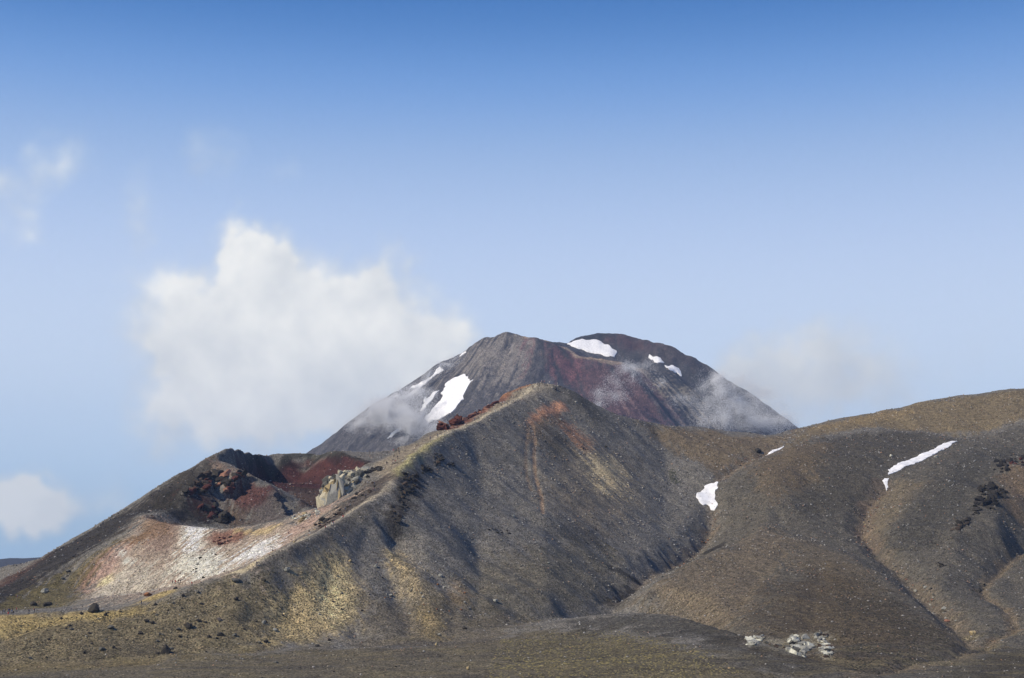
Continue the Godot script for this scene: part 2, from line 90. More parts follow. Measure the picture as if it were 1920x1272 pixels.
# ground cover: outline in plan, colour, share, feather, raggedness, run-out
var covers := [
	[PackedFloat32Array([122.0, -898.0, 139.2, -966.8, 182.4, -1026.5, 244.6, -1099.2, 310.3, -1129.8, 364.1, -1102.8, 432.1, -1128.8, 150.9, -405.5, 79.0, -405.2, 69.2, -559.8, 66.3, -693.2]), Color(0.142, 0.127, 0.094), 0.65, 16, 14, 5],  # right ash
	[PackedFloat32Array([-184.7, -500.0, -123.0, -514.2, -71.7, -549.0, -21.7, -543.5, 8.4, -579.0, 46.1, -528.8, 71.4, -448.2, 93.8, -406.0, -150.8, -409.2]), Color(0.205, 0.172, 0.104), 0.7, 12, 14, 0],  # crater floor
	[PackedFloat32Array([-204.2, -550.0, -195.2, -558.5, -150.1, -564.5, -132.8, -577.8, -116.8, -591.8, -97.5, -605.8, -89.8, -594.0, -87.4, -547.2, -120.7, -505.0, -172.0, -466.2]), Color(0.319, 0.255, 0.120), 0.65, 10, 16, 2],  # mossy front slope
	[PackedFloat32Array([-203.6, -548.5, -194.0, -555.2, -150.1, -564.5, -143.3, -562.5, -152.4, -551.2, -168.0, -543.5, -185.3, -531.5, -195.1, -526.8]), Color(0.711, 0.550, 0.232), 0.75, 6, 7, 1],  # bright moss on the crest
	[PackedFloat32Array([-150.1, -576.0, -140.7, -584.2, -156.6, -686.2, -145.3, -680.0, -133.6, -581.2, -140.7, -576.0]), Color(0.701, 0.542, 0.232), 0.8, 3, 3, 1],  # moss behind crest
	[PackedFloat32Array([-85.2, -629.0, -75.4, -642.8, -68.6, -626.2, -63.1, -598.0, -67.2, -578.0, -80.7, -556.2, -90.7, -549.2, -95.2, -587.0, -90.0, -608.2]), Color(0.791, 0.627, 0.326), 0.85, 6, 4, 2],  # yellow moss rib
	[PackedFloat32Array([-79.2, -622.8, -73.5, -628.8, -66.9, -597.0, -70.7, -580.8, -78.1, -595.2]), Color(1.149, 0.962, 0.536), 0.8, 7, 3, 1.5],  # bright moss rib
	[PackedFloat32Array([-58.0, -664.8, -52.8, -669.8, -38.5, -638.5, -28.4, -623.5, -26.9, -570.8, -36.6, -576.2, -40.6, -612.8, -51.9, -639.8]), Color(0.612, 0.497, 0.294), 0.75, 6, 4, 2],  # second moss rib
	[PackedFloat32Array([-56.4, -663.2, -52.6, -667.5, -46.7, -645.2, -52.4, -645.2]), Color(0.934, 0.736, 0.387), 0.7, 3, 3, 2],  # second rib bright
	[PackedFloat32Array([-36.4, -606.0, -32.0, -607.2, -26.8, -577.2, -33.5, -575.8]), Color(0.920, 0.708, 0.344), 0.6, 3, 3, 2],  # second rib toe
	[PackedFloat32Array([-28.8, -645.8, -23.3, -650.0, -16.3, -638.5, -20.1, -625.8, -26.2, -625.5]), Color(0.435, 0.307, 0.168), 0.6, 4, 5, 2],  # third rib
	[PackedFloat32Array([-60.6, -615.2, -13.8, -630.2, 9.3, -640.0, 0.0, -563.0, -19.4, -534.5, -57.1, -562.2]), Color(0.190, 0.153, 0.091), 0.5, 7, 10, 2],  # lower brown fan
	[PackedFloat32Array([-110.8, -596.8, -105.6, -601.5, -103.3, -609.2, -94.6, -624.8, -84.0, -649.5, -75.4, -678.8, -68.7, -695.8, -62.8, -704.2, -64.4, -686.5, -76.5, -651.2, -93.5, -615.5, -104.7, -596.8]), Color(0.182, 0.168, 0.144), 0.85, 3, 3, 1],  # ash band under crest
	[PackedFloat32Array([-56.3, -750.0, -48.2, -759.5, -47.0, -733.5, -53.3, -684.2, -57.9, -679.5, -59.5, -696.8]), Color(0.060, 0.050, 0.040), 0.8, 3, 5, 2],  # dark rib of lava
	[PackedFloat32Array([16.8, -1001.8, 0.0, -986.5, -12.0, -948.0, -24.4, -925.8, -38.1, -856.0, -49.0, -837.0, -63.6, -806.2, -74.9, -779.2, -66.6, -736.5, -60.6, -729.5, -58.4, -752.5, -53.0, -790.0, -38.4, -834.2, -17.7, -897.5, 10.9, -978.8]), Color(0.406, 0.346, 0.255), 0.9, 3, 3, 0],  # trail shoulder
	[PackedFloat32Array([-42.4, -827.5, -38.2, -831.0, -50.5, -775.5, -55.0, -752.0, -58.5, -740.8, -61.5, -750.2, -56.0, -775.2]), Color(0.670, 0.611, 0.280), 0.7, 3, 3, 0],  # green gray strip
	[PackedFloat32Array([-74.6, -748.2, -62.4, -750.5, -62.9, -716.2, -69.8, -702.2, -78.6, -700.5, -86.9, -666.2, -93.9, -647.8, -95.5, -711.5, -85.1, -722.2]), Color(0.127, 0.105, 0.089), 0.85, 3, 5, 2],  # dark ledges by the trail
	[PackedFloat32Array([-200.7, -781.8, -182.0, -798.8, -135.2, -731.8, -112.5, -728.8, -96.9, -741.8, -86.4, -733.2, -92.4, -698.8, -105.4, -684.2, -110.9, -600.2, -127.2, -600.5, -156.5, -590.0, -210.7, -704.5, -214.0, -738.2, -202.7, -754.8]), Color(0.589, 0.477, 0.369), 0.92, 6, 8, 6],  # coloured face
	[PackedFloat32Array([-97.3, -744.2, -86.4, -733.2, -96.7, -711.0, -107.0, -694.2, -114.5, -679.5, -111.8, -708.2, -101.2, -724.0]), Color(0.671, 0.453, 0.360), 0.6, 3, 4, 3],  # pink debris
	[PackedFloat32Array([-176.9, -805.0, -165.9, -812.5, -151.5, -722.2, -157.1, -717.0, -165.3, -712.2, -164.9, -731.2]), Color(1.259, 1.248, 1.043), 0.95, 2, 4, 4],  # white clay chute
	[PackedFloat32Array([-165.7, -716.0, -147.0, -716.2, -132.1, -693.8, -120.3, -640.0, -142.8, -678.8, -157.6, -687.0, -166.6, -707.2]), Color(1.015, 1.005, 0.860), 0.92, 5, 6, 5],  # grey clay fan
	[PackedFloat32Array([-136.2, -695.2, -114.5, -709.0, -111.9, -693.2, -119.0, -679.8, -135.5, -686.0]), Color(1.233, 1.222, 1.021), 0.95, 2, 4, 4],  # white clay seam
	[PackedFloat32Array([-152.6, -736.8, -139.3, -729.8, -121.0, -723.8, -136.3, -717.2, -148.2, -717.0, -153.2, -727.8]), Color(0.322, 0.158, 0.109), 0.85, 3, 4, 1],  # rusty hollow
	[PackedFloat32Array([-138.0, -731.0, -113.9, -720.5, -119.3, -714.0, -131.7, -720.5]), Color(0.753, 0.601, 0.314), 0.7, 2, 3, 1],  # ochre rim
	[PackedFloat32Array([-214.6, -726.8, -207.9, -746.5, -200.3, -750.2, -206.4, -737.0, -206.8, -710.2, -212.2, -711.0]), Color(0.557, 0.313, 0.206), 0.7, 4, 4, 2],  # orange edge
	[PackedFloat32Array([-203.6, -708.2, -198.5, -719.5, -183.7, -719.5, -163.9, -711.0, -158.2, -687.5, -169.8, -640.0]), Color(0.774, 0.725, 0.592), 0.7, 6, 8, 6],  # grey apron
	[PackedFloat32Array([-206.1, -740.5, -196.2, -748.2, -196.0, -728.8, -201.7, -719.0, -206.9, -709.0]), Color(0.705, 0.468, 0.372), 0.7, 4, 4, 2],  # pink slope
	[PackedFloat32Array([-204.0, -720.5, -199.4, -723.5, -196.8, -714.8, -203.7, -713.8]), Color(1.060, 0.927, 0.531), 0.8, 2, 2, 1],  # cream spot
	[PackedFloat32Array([-201.3, -744.2, -188.1, -723.8, -193.4, -726.2]), Color(0.999, 1.037, 0.914), 0.8, 2, 2, 1],  # pale spot
	[PackedFloat32Array([-177.8, -640.0, -185.4, -707.2, -171.2, -640.0]), Color(0.169, 0.131, 0.093), 0.8, 3, 3, 2],  # brown fan
	[PackedFloat32Array([-166.2, -640.0, -171.3, -702.0, -159.7, -640.0]), Color(0.186, 0.146, 0.114), 0.7, 3, 3, 2],  # brown fan two
	[PackedFloat32Array([-189.7, -747.2, -182.0, -798.8, -176.5, -803.2, -171.2, -730.0, -181.2, -727.8]), Color(0.370, 0.254, 0.197), 0.7, 3, 4, 3],  # mauve slope
	[PackedFloat32Array([-202.2, -751.0, -190.4, -760.0, -190.6, -747.5]), Color(0.270, 0.155, 0.064), 0.7, 3, 4, 2],  # ochre spot
	[PackedFloat32Array([-194.2, -786.0, -183.2, -797.5, -175.7, -745.2, -189.4, -746.0, -196.3, -765.5]), Color(0.307, 0.197, 0.116), 0.7, 3, 3, 2],  # brown under rim
	[PackedFloat32Array([-262.0, -704.8, -269.5, -768.8, -255.0, -809.2, -232.2, -831.0, -205.7, -844.8, -186.9, -886.0, -186.8, -833.0, -202.7, -789.5, -207.2, -762.8, -230.7, -733.5, -222.8, -600.0]), Color(0.049, 0.044, 0.040), 0.9, 6, 6, 4],  # dark flank
	[PackedFloat32Array([-271.1, -729.0, -272.3, -776.5, -257.3, -812.0, -252.7, -767.5, -258.9, -696.5]), Color(0.163, 0.087, 0.061), 0.6, 5, 5, 3],  # red flank edge
	[PackedFloat32Array([-222.8, -600.0, -240.0, -685.8, -233.2, -710.0, -218.1, -736.0, -205.2, -757.8, -213.2, -739.0, -212.3, -714.8, -189.6, -627.0, -234.6, -631.5]), Color(0.208, 0.175, 0.079), 0.85, 4, 6, 3],  # mossy foot
	[PackedFloat32Array([-203.1, -849.5, -186.8, -882.8, -174.4, -873.5, -176.7, -862.2, -182.2, -827.0, -191.9, -826.5]), Color(0.111, 0.099, 0.080), 0.85, 4, 4, 4],  # bowl slope
	[PackedFloat32Array([-187.1, -880.8, -161.7, -868.0, -164.3, -856.0, -176.4, -865.2]), Color(0.393, 0.291, 0.222), 0.85, 3, 3, 3],  # bowl ledge
	[PackedFloat32Array([-202.7, -796.2, -199.5, -832.5, -189.6, -835.8, -177.6, -831.2, -161.1, -819.8, -167.2, -815.5, -182.4, -800.8]), Color(0.054, 0.049, 0.040), 0.85, 3, 4, 4],  # bowl foot
	[PackedFloat32Array([-190.1, -826.5, -177.6, -844.8, -165.7, -837.0, -161.0, -820.5, -168.3, -820.5, -181.7, -822.5]), Color(0.086, 0.045, 0.037), 0.85, 3, 4, 3],  # bowl outcrop
	[PackedFloat32Array([-166.1, -850.5, -156.3, -864.0, -138.6, -854.2, -141.7, -836.8, -156.2, -832.8]), Color(0.169, 0.080, 0.070), 0.95, 3, 3, 1],  # inner red slope
	[PackedFloat32Array([-150.3, -833.5, -138.0, -854.2, -127.1, -822.8, -134.6, -814.2, -150.4, -818.5]), Color(0.172, 0.146, 0.133), 0.85, 4, 3, 2],  # inner grey slope
	[PackedFloat32Array([-171.1, -841.5, -152.5, -832.5, -143.2, -815.5, -159.3, -818.2]), Color(0.169, 0.128, 0.097), 0.85, 3, 3, 2],  # inner brown slope
	[PackedFloat32Array([-177.2, -916.8, -178.0, -1001.8, -160.3, -1031.5, -123.2, -1008.2, -92.6, -962.5, -96.0, -945.2, -115.7, -902.2, -140.8, -954.2, -152.8, -900.0, -169.5, -900.0]), Color(0.106, 0.044, 0.041), 0.97, 3, 2, 0],  # crater wall
	[PackedFloat32Array([-148.0, -955.0, -125.5, -958.5, -113.7, -869.8, -124.4, -845.2]), Color(0.111, 0.073, 0.060), 0.95, 3, 3, 0],  # crater pit
	[PackedFloat32Array([13.1, -1000.5, 31.6, -998.2, 21.8, -974.5, -1.7, -930.2, 5.5, -978.0]), Color(0.486, 0.431, 0.332), 0.6, 5, 5, 1],  # summit dust
	[PackedFloat32Array([8.2, -917.2, 15.4, -942.0, 28.9, -970.2, 35.7, -979.5, 36.1, -971.0, 22.4, -941.8, 13.7, -920.8]), Color(0.949, 0.496, 0.289), 0.95, 3, 3, 1],  # orange band
	[PackedFloat32Array([28.2, -947.2, 37.6, -954.0, 52.9, -939.8, 53.2, -922.2, 40.9, -920.2, 29.8, -932.2]), Color(0.587, 0.324, 0.193), 0.85, 4, 4, 4],  # orange run
	[PackedFloat32Array([8.2, -918.8, 32.2, -961.8, 30.6, -937.5, 20.3, -913.2, 9.8, -884.8]), Color(0.279, 0.204, 0.138), 0.75, 5, 5, 3],  # brown hollow
	[PackedFloat32Array([16.3, -913.5, 30.6, -935.8, 41.6, -920.8, 33.9, -898.0, 22.4, -889.0]), Color(0.097, 0.093, 0.081), 0.75, 6, 6, 4],  # dark hollow
	[PackedFloat32Array([26.3, -888.0, 51.9, -933.8, 80.8, -950.5, 72.0, -870.0, 43.8, -795.0, 22.4, -809.5]), Color(0.341, 0.283, 0.201), 0.6, 12, 8, 6],  # tan halo
	[PackedFloat32Array([49.9, -922.8, 65.9, -938.0, 72.3, -923.2, 61.6, -879.2, 51.8, -878.0, 48.0, -902.8]), Color(0.750, 0.627, 0.396), 0.9, 7, 6, 5],  # tan patch
	[PackedFloat32Array([32.0, -998.2, 52.4, -1004.0, 69.5, -984.5, 54.3, -974.2, 37.6, -989.0]), Color(0.076, 0.074, 0.066), 0.55, 4, 4, 5],  # dark summit run
	[PackedFloat32Array([19.6, -784.5, 29.1, -792.2, 47.6, -810.8, 52.8, -791.2, 33.8, -769.0, 19.8, -769.0]), Color(0.081, 0.079, 0.073), 0.6, 5, 7, 4],  # dark shelf
	[PackedFloat32Array([-15.3, -699.0, 55.3, -794.8, 59.4, -756.5, 43.2, -697.5, 9.3, -640.0, -13.2, -603.5, -23.5, -643.0]), Color(0.214, 0.184, 0.113), 0.5, 10, 14, 4],  # moss on lower face
	[PackedFloat32Array([88.8, -1016.8, 107.2, -1031.2, 146.4, -1066.2, 192.1, -1079.2, 229.0, -1142.8, 195.6, -1035.2, 163.4, -1004.2, 137.1, -971.5, 123.4, -995.8]), Color(0.292, 0.226, 0.140), 0.8, 6, 8, 3],  # brown saddle
	[PackedFloat32Array([198.2, -1028.8, 228.4, -1139.8, 254.9, -1163.2, 329.2, -1195.8, 376.6, -1203.8, 434.5, -1214.2, 467.4, -1217.0, 438.3, -1144.2, 401.5, -1125.5, 347.0, -1113.5, 291.9, -1139.5, 250.1, -1123.2]), Color(0.309, 0.245, 0.142), 0.85, 6, 8, 2],  # brown plateau
	[PackedFloat32Array([237.0, -1140.0, 254.5, -1161.2, 328.7, -1193.8, 331.8, -1174.0, 273.5, -1150.8]), Color(0.509, 0.378, 0.195), 0.4, 6, 6, 2],  # gold skyline
	[PackedFloat32Array([243.9, -1096.0, 309.2, -1125.8, 327.9, -1063.2, 253.2, -978.8, 214.1, -906.2, 175.3, -882.8, 180.5, -957.8]), Color(0.115, 0.104, 0.082), 0.6, 9, 9, 5],  # dark upper slope
	[PackedFloat32Array([160.9, -993.8, 210.5, -1051.8, 233.8, -1051.5, 197.1, -949.8, 162.3, -899.2, 161.8, -943.0]), Color(0.250, 0.194, 0.123), 0.7, 8, 8, 4],  # brown shoulder
	[PackedFloat32Array([136.2, -821.2, 103.0, -760.2, 89.5, -736.8, 74.0, -708.2, 62.6, -700.5, 66.9, -574.5, 100.9, -630.2, 164.5, -830.2, 152.4, -860.5]), Color(0.300, 0.246, 0.170), 0.85, 5, 5, 4],  # spur face, sunlight on its left side painted as lighter brown
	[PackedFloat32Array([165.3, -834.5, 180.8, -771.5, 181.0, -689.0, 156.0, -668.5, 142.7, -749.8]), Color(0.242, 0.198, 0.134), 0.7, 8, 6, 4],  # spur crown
	[PackedFloat32Array([121.3, -692.0, 164.5, -749.5, 174.7, -648.2, 176.0, -573.5, 136.5, -509.5, 101.9, -440.0, 88.3, -468.5, 78.9, -505.8]), Color(0.146, 0.111, 0.066), 0.7, 18, 12, 4],  # spur face, shade on its right side painted as darker brown
	[PackedFloat32Array([269.7, -936.5, 237.2, -880.8, 209.8, -834.5, 213.7, -879.2, 235.2, -925.5, 253.6, -951.8]), Color(0.283, 0.236, 0.159), 0.8, 4, 4, 4],  # spur two, sunlit left face painted lighter
	[PackedFloat32Array([271.0, -934.0, 314.2, -1010.2, 364.6, -1047.0, 308.5, -933.5, 267.5, -863.5, 239.6, -814.5, 214.4, -810.8, 214.9, -832.2, 239.7, -878.0]), Color(0.089, 0.087, 0.076), 0.6, 9, 9, 5],  # spur two, right face away from the sun, shade painted in
	[PackedFloat32Array([319.4, -940.0, 387.6, -1017.5, 343.2, -906.0, 300.7, -878.8]), Color(0.233, 0.170, 0.110), 0.7, 5, 6, 3],  # right brown
	[PackedFloat32Array([54.6, -706.8, 68.4, -694.5, 80.8, -653.2, 67.0, -681.5]), Color(0.217, 0.198, 0.160), 0.7, 5, 5, 2],  # fan grey
	[PackedFloat32Array([-4.1, -564.2, 39.5, -572.0, 61.6, -499.5, 68.7, -431.8, 35.1, -405.2, 5.8, -403.8]), Color(0.171, 0.148, 0.087), 0.5, 14, 16, 2],  # hump moss
	[PackedFloat32Array([19.0, -593.0, 34.6, -593.8, 51.9, -594.5, 65.6, -581.5, 87.2, -630.8, 83.4, -499.8, 64.2, -519.8, 45.1, -563.5, 30.3, -556.5]), Color(0.070, 0.066, 0.053), 0.58, 5, 14, 3],  # hump dark streak
	[PackedFloat32Array([64.4, -537.2, 84.0, -492.8, 92.5, -472.5, 104.2, -450.0, 84.6, -433.2, 63.8, -451.5]), Color(0.080, 0.074, 0.059), 0.5, 6, 16, 3],  # hump second streak
	[PackedFloat32Array([43.5, -710.0, 58.5, -755.8, 64.0, -755.5, 51.1, -701.5]), Color(0.070, 0.062, 0.053), 0.8, 4, 4, 2],  # gully mouth
	[PackedFloat32Array([78.0, -488.8, 100.3, -585.2, 109.4, -577.2, 115.2, -587.0, 125.5, -585.5, 112.8, -513.8, 108.9, -514.0, 112.2, -557.5, 89.9, -475.0, 85.3, -490.0]), Color(0.513, 0.487, 0.388), 0.45, 2, 3, 1],  # pale crust
	[PackedFloat32Array([177.1, -549.0, 223.1, -596.5, 150.9, -405.5, 118.2, -409.0]), Color(0.110, 0.093, 0.058), 0.7, 8, 10, 2],  # right corner
]
var bands := [
	[PackedFloat32Array([16.7, -995.8, 9.1, -976.8, -2.4, -938.0, -17.7, -897.5, -28.9, -864.8, -38.4, -834.2, -45.2, -824.0]), 2.2, Color(0.720, 0.643, 0.469), 0.8, 1],  # path along the ridge
	[PackedFloat32Array([-60.6, -729.5, -63.7, -713.5, -69.8, -702.2, -77.7, -698.8, -85.7, -663.0, -94.9, -646.8, -99.2, -618.2, -104.5, -607.5, -110.4, -597.8]), 2.5, Color(0.548, 0.489, 0.379), 0.8, 1],  # path lower
	[PackedFloat32Array([-104.8, -608.8, -107.7, -601.0, -110.4, -597.8, -118.1, -598.2]), 1.2, Color(0.882, 0.754, 0.483), 0.8, 0.5],  # pale path edge
	[PackedFloat32Array([-8.7, -977.5, -19.3, -944.2, -24.4, -925.8, -31.3, -896.0, -41.8, -854.0]), 6, Color(0.298, 0.136, 0.092), 0.85, 4],  # red rim
	[PackedFloat32Array([9.3, -999.2, 0.0, -990.5, -7.3, -980.5]), 4, Color(0.520, 0.268, 0.137), 0.7, 3],  # orange rim
	[PackedFloat32Array([10.2, -915.8, 8.1, -870.8, 8.4, -841.2, 10.9, -822.8]), 0.9, Color(0.372, 0.274, 0.191), 0.6, 0.4],  # rut
	[PackedFloat32Array([13.0, -919.8, 14.3, -897.0, 12.9, -869.8, 14.0, -843.8, 16.6, -818.2, 16.6, -793.0]), 1, Color(0.523, 0.368, 0.240), 0.85, 0.4],  # rut two
	[PackedFloat32Array([-172.7, -1015.0, -159.1, -1024.5, -144.8, -1030.2, -126.0, -1001.5]), 2.5, Color(0.174, 0.071, 0.060), 0.5, 2],  # red layer
	[PackedFloat32Array([-161.7, -1018.0, -146.8, -1018.8, -129.1, -997.8]), 2.5, Color(0.152, 0.065, 0.055), 0.5, 2],  # red layer two
	[PackedFloat32Array([-176.9, -996.2, -159.6, -1027.2, -136.5, -1024.5, -117.1, -989.2]), 2, Color(0.044, 0.032, 0.032), 0.7, 2],  # dark layer
	[PackedFloat32Array([-182.0, -948.8, -178.0, -1001.8, -160.3, -1031.5, -146.0, -1037.8, -123.0, -1006.5, -96.2, -963.5]), 2.5, Color(0.077, 0.081, 0.067), 0.7, 1.5],  # dark crater rim
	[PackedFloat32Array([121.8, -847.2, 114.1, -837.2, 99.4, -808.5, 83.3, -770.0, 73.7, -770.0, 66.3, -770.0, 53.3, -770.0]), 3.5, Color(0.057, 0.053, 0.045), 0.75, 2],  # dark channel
	[PackedFloat32Array([128.8, -925.8, 123.5, -896.8, 107.0, -854.2, 90.8, -821.8, 66.6, -760.5]), 4, Color(0.283, 0.231, 0.171), 0.5, 4],  # gully stones
	[PackedFloat32Array([136.2, -958.2, 163.4, -1004.2, 182.5, -1027.0]), 3, Color(0.326, 0.252, 0.174), 0.5, 3],  # gully stones up
	[PackedFloat32Array([247.6, -955.5, 227.7, -923.0, 211.3, -877.5, 208.3, -836.2]), 6, Color(0.292, 0.222, 0.158), 0.5, 5],  # gully two
	[PackedFloat32Array([207.5, -819.0, 205.4, -741.0, 196.1, -648.5, 183.2, -587.5]), 5, Color(0.283, 0.231, 0.165), 0.5, 5],  # gully two low
	[PackedFloat32Array([300.4, -854.0, 269.3, -800.5, 236.5, -738.2, 230.1, -683.0, 213.5, -621.8, 196.0, -600.0, 174.3, -557.8]), 3, Color(0.337, 0.262, 0.169), 0.55, 3],  # stream bed
	[PackedFloat32Array([98.5, -425.8, 132.5, -494.8, 156.9, -521.8, 175.7, -557.0]), 5, Color(0.317, 0.261, 0.175), 0.6, 4],  # stream floor
	[PackedFloat32Array([-170.2, -640.0, -162.8, -640.0, -156.4, -640.0]), 2, Color(0.926, 0.926, 0.785), 0.8, 1],  # white bench
]
# ground cover: outline in plan, colour, share, feather, raggedness, run-out
var cone_covers := [
	[PackedFloat32Array([-502.5, -3395.0, -111.8, -3320.0, 46.7, -3129.0, 40.7, -2751.0]), Color(0.151, 0.145, 0.143), 0.7, 30, 30, 10],  # ash grey
	[PackedFloat32Array([-74.0, -3292.0, -20.9, -3280.0, 60.8, -3245.0, 57.0, -3177.0, 2.3, -3138.0, -44.3, -3123.0, -98.0, -3200.0, -133.5, -3249.0]), Color(0.359, 0.328, 0.290), 0.75, 26, 40, 26],  # pale summit rock
	[PackedFloat32Array([63.0, -3232.0, 126.3, -3244.0, 182.5, -3190.0, 263.6, -3207.0, 334.0, -3198.0, 315.5, -3035.0, 209.0, -2962.0, 115.4, -3093.0, 72.6, -3134.0]), Color(0.214, 0.118, 0.116), 0.78, 24, 34, 26],  # red scoria
	[PackedFloat32Array([95.7, -3197.0, 154.4, -3177.0, 139.3, -3112.0, 93.5, -3128.0]), Color(0.287, 0.124, 0.132), 0.5, 15, 15, 10],  # bright scoria
	[PackedFloat32Array([163.7, -3494.0, 226.3, -3508.0, 276.6, -3512.0, 371.9, -3424.0, 471.2, -3391.0, 415.4, -3369.0, 342.8, -3393.0, 259.0, -3458.0]), Color(0.135, 0.074, 0.070), 0.75, 20, 24, 12],  # dark scoria rim
	[PackedFloat32Array([245.2, -3447.0, 320.5, -3425.0, 468.2, -3388.0, 604.3, -3384.0, 667.3, -3391.0, 523.8, -3215.0, 405.9, -3215.0, 340.6, -3257.0, 289.5, -3368.0]), Color(0.110, 0.104, 0.098), 0.7, 24, 24, 16],  # blue ash
	[PackedFloat32Array([320.1, -3223.0, 368.9, -3273.0, 403.7, -3262.0, 407.0, -3199.0, 362.7, -3163.0, 330.3, -3186.0]), Color(0.619, 0.535, 0.385), 0.8, 14, 26, 22],  # fumarole ground
	[PackedFloat32Array([358.1, -3183.0, 407.9, -3223.0, 452.5, -3166.0, 412.6, -3105.0]), Color(0.539, 0.475, 0.377), 0.5, 10, 12, 16],  # pale runs
]
var cone_bands := [
	[PackedFloat32Array([30.5, -3259.0, 79.5, -3420.0, 126.3, -3244.0, 148.4, -3200.0, 218.7, -3197.0, 288.2, -3215.0]), 7, Color(0.611, 0.477, 0.340), 0.8, 4],  # tan rim
	[PackedFloat32Array([231.1, -3100.0, 238.9, -3057.0, 254.3, -3003.0]), 3, Color(0.521, 0.335, 0.297), 0.6, 2],  # run
	[PackedFloat32Array([248.7, -3104.0, 264.2, -3061.0, 285.8, -3018.0]), 3, Color(0.521, 0.335, 0.297), 0.6, 2],  # run
	[PackedFloat32Array([328.4, -3149.0, 353.2, -3114.0, 372.5, -3087.0]), 3, Color(0.531, 0.408, 0.341), 0.6, 2],  # run
	[PackedFloat32Array([297.7, -3133.0, 316.1, -3090.0]), 3, Color(0.464, 0.405, 0.348), 0.6, 2],  # run
]
# worn channels: line, half width, depth
var gullies := [
	[PackedFloat32Array([182.4, -1026.5, 163.4, -1004.2, 139.2, -966.8]), 6, 1.5],
	[PackedFloat32Array([128.9, -924.2, 125.5, -908.5, 123.2, -897.2]), 9, 3],
	[PackedFloat32Array([125.3, -907.0, 107.0, -854.2, 90.8, -821.8, 73.6, -787.2, 64.8, -756.2, 52.9, -725.8]), 12, 4.5],
	[PackedFloat32Array([244.9, -944.8, 227.5, -922.2, 211.3, -877.5, 207.7, -822.0, 205.3, -740.5, 195.9, -649.5, 182.8, -587.5]), 11, 4],
	[PackedFloat32Array([300.4, -854.0, 269.3, -800.5, 236.5, -738.2, 230.1, -683.0, 213.5, -621.8, 196.0, -600.0, 174.3, -557.8]), 7, 2.6],
	[PackedFloat32Array([-67.0, -674.8, -68.6, -650.5, -62.9, -624.0, -61.0, -590.8, -61.3, -577.8]), 11, 1.9],
	[PackedFloat32Array([-89.5, -620.2, -89.9, -601.0, -91.2, -580.0, -91.2, -560.5]), 10, 1.5],
	[PackedFloat32Array([-54.5, -681.0, -44.8, -662.0, -27.4, -636.8, -23.9, -609.5, -23.6, -579.5]), 9, 1.5],
	[PackedFloat32Array([-57.9, -648.2, -47.8, -630.0, -41.8, -604.8, -42.0, -578.8]), 9, 1.5],
	[PackedFloat32Array([-18.5, -720.8, -14.4, -677.8, -14.9, -629.8, -17.6, -604.5]), 11, 1.5],
	[PackedFloat32Array([-111.7, -588.2, -102.0, -572.0, -99.9, -550.0]), 10, 1.5],
	[PackedFloat32Array([-170.5, -557.8, -177.4, -542.5, -183.6, -527.0]), 9, 1.8],
	[PackedFloat32Array([13.0, -919.8, 14.3, -897.0, 12.9, -869.8, 14.0, -843.8, 16.6, -818.2, 16.6, -793.0]), 2.2, 0.8],
	[PackedFloat32Array([10.2, -915.8, 8.1, -870.8, 8.4, -841.2, 10.9, -822.8]), 2.2, 0.6],
	[PackedFloat32Array([104.2, -441.8, 135.8, -507.0, 161.1, -535.5, 183.9, -588.2]), 5, 2],
	[PackedFloat32Array([43.9, -708.8, 53.7, -736.8, 62.3, -758.8]), 6, 2],
	[PackedFloat32Array([208.9, -772.5, 219.8, -770.8, 235.3, -774.8]), 7, 1.2],
	[PackedFloat32Array([146.1, -782.2, 120.3, -716.0, 97.7, -639.0]), 8, 1],
	[PackedFloat32Array([159.7, -752.8, 134.3, -646.5, 121.4, -596.5]), 9, 1],
]
# broken edges: line, reach, drop
var scarps := [
	[PackedFloat32Array([-183.9, -858.5, -178.7, -852.2, -175.8, -849.5, -175.0, -842.0]), 14, 6],
	[PackedFloat32Array([-161.1, -867.0, -161.5, -857.8, -165.8, -851.5, -168.3, -846.0]), 18, 7],
	[PackedFloat32Array([-140.8, -854.0, -133.3, -840.0, -127.4, -822.8]), 16, 6],
	[PackedFloat32Array([-175.0, -840.2, -168.6, -833.0, -162.1, -820.0]), 10, 4],
]
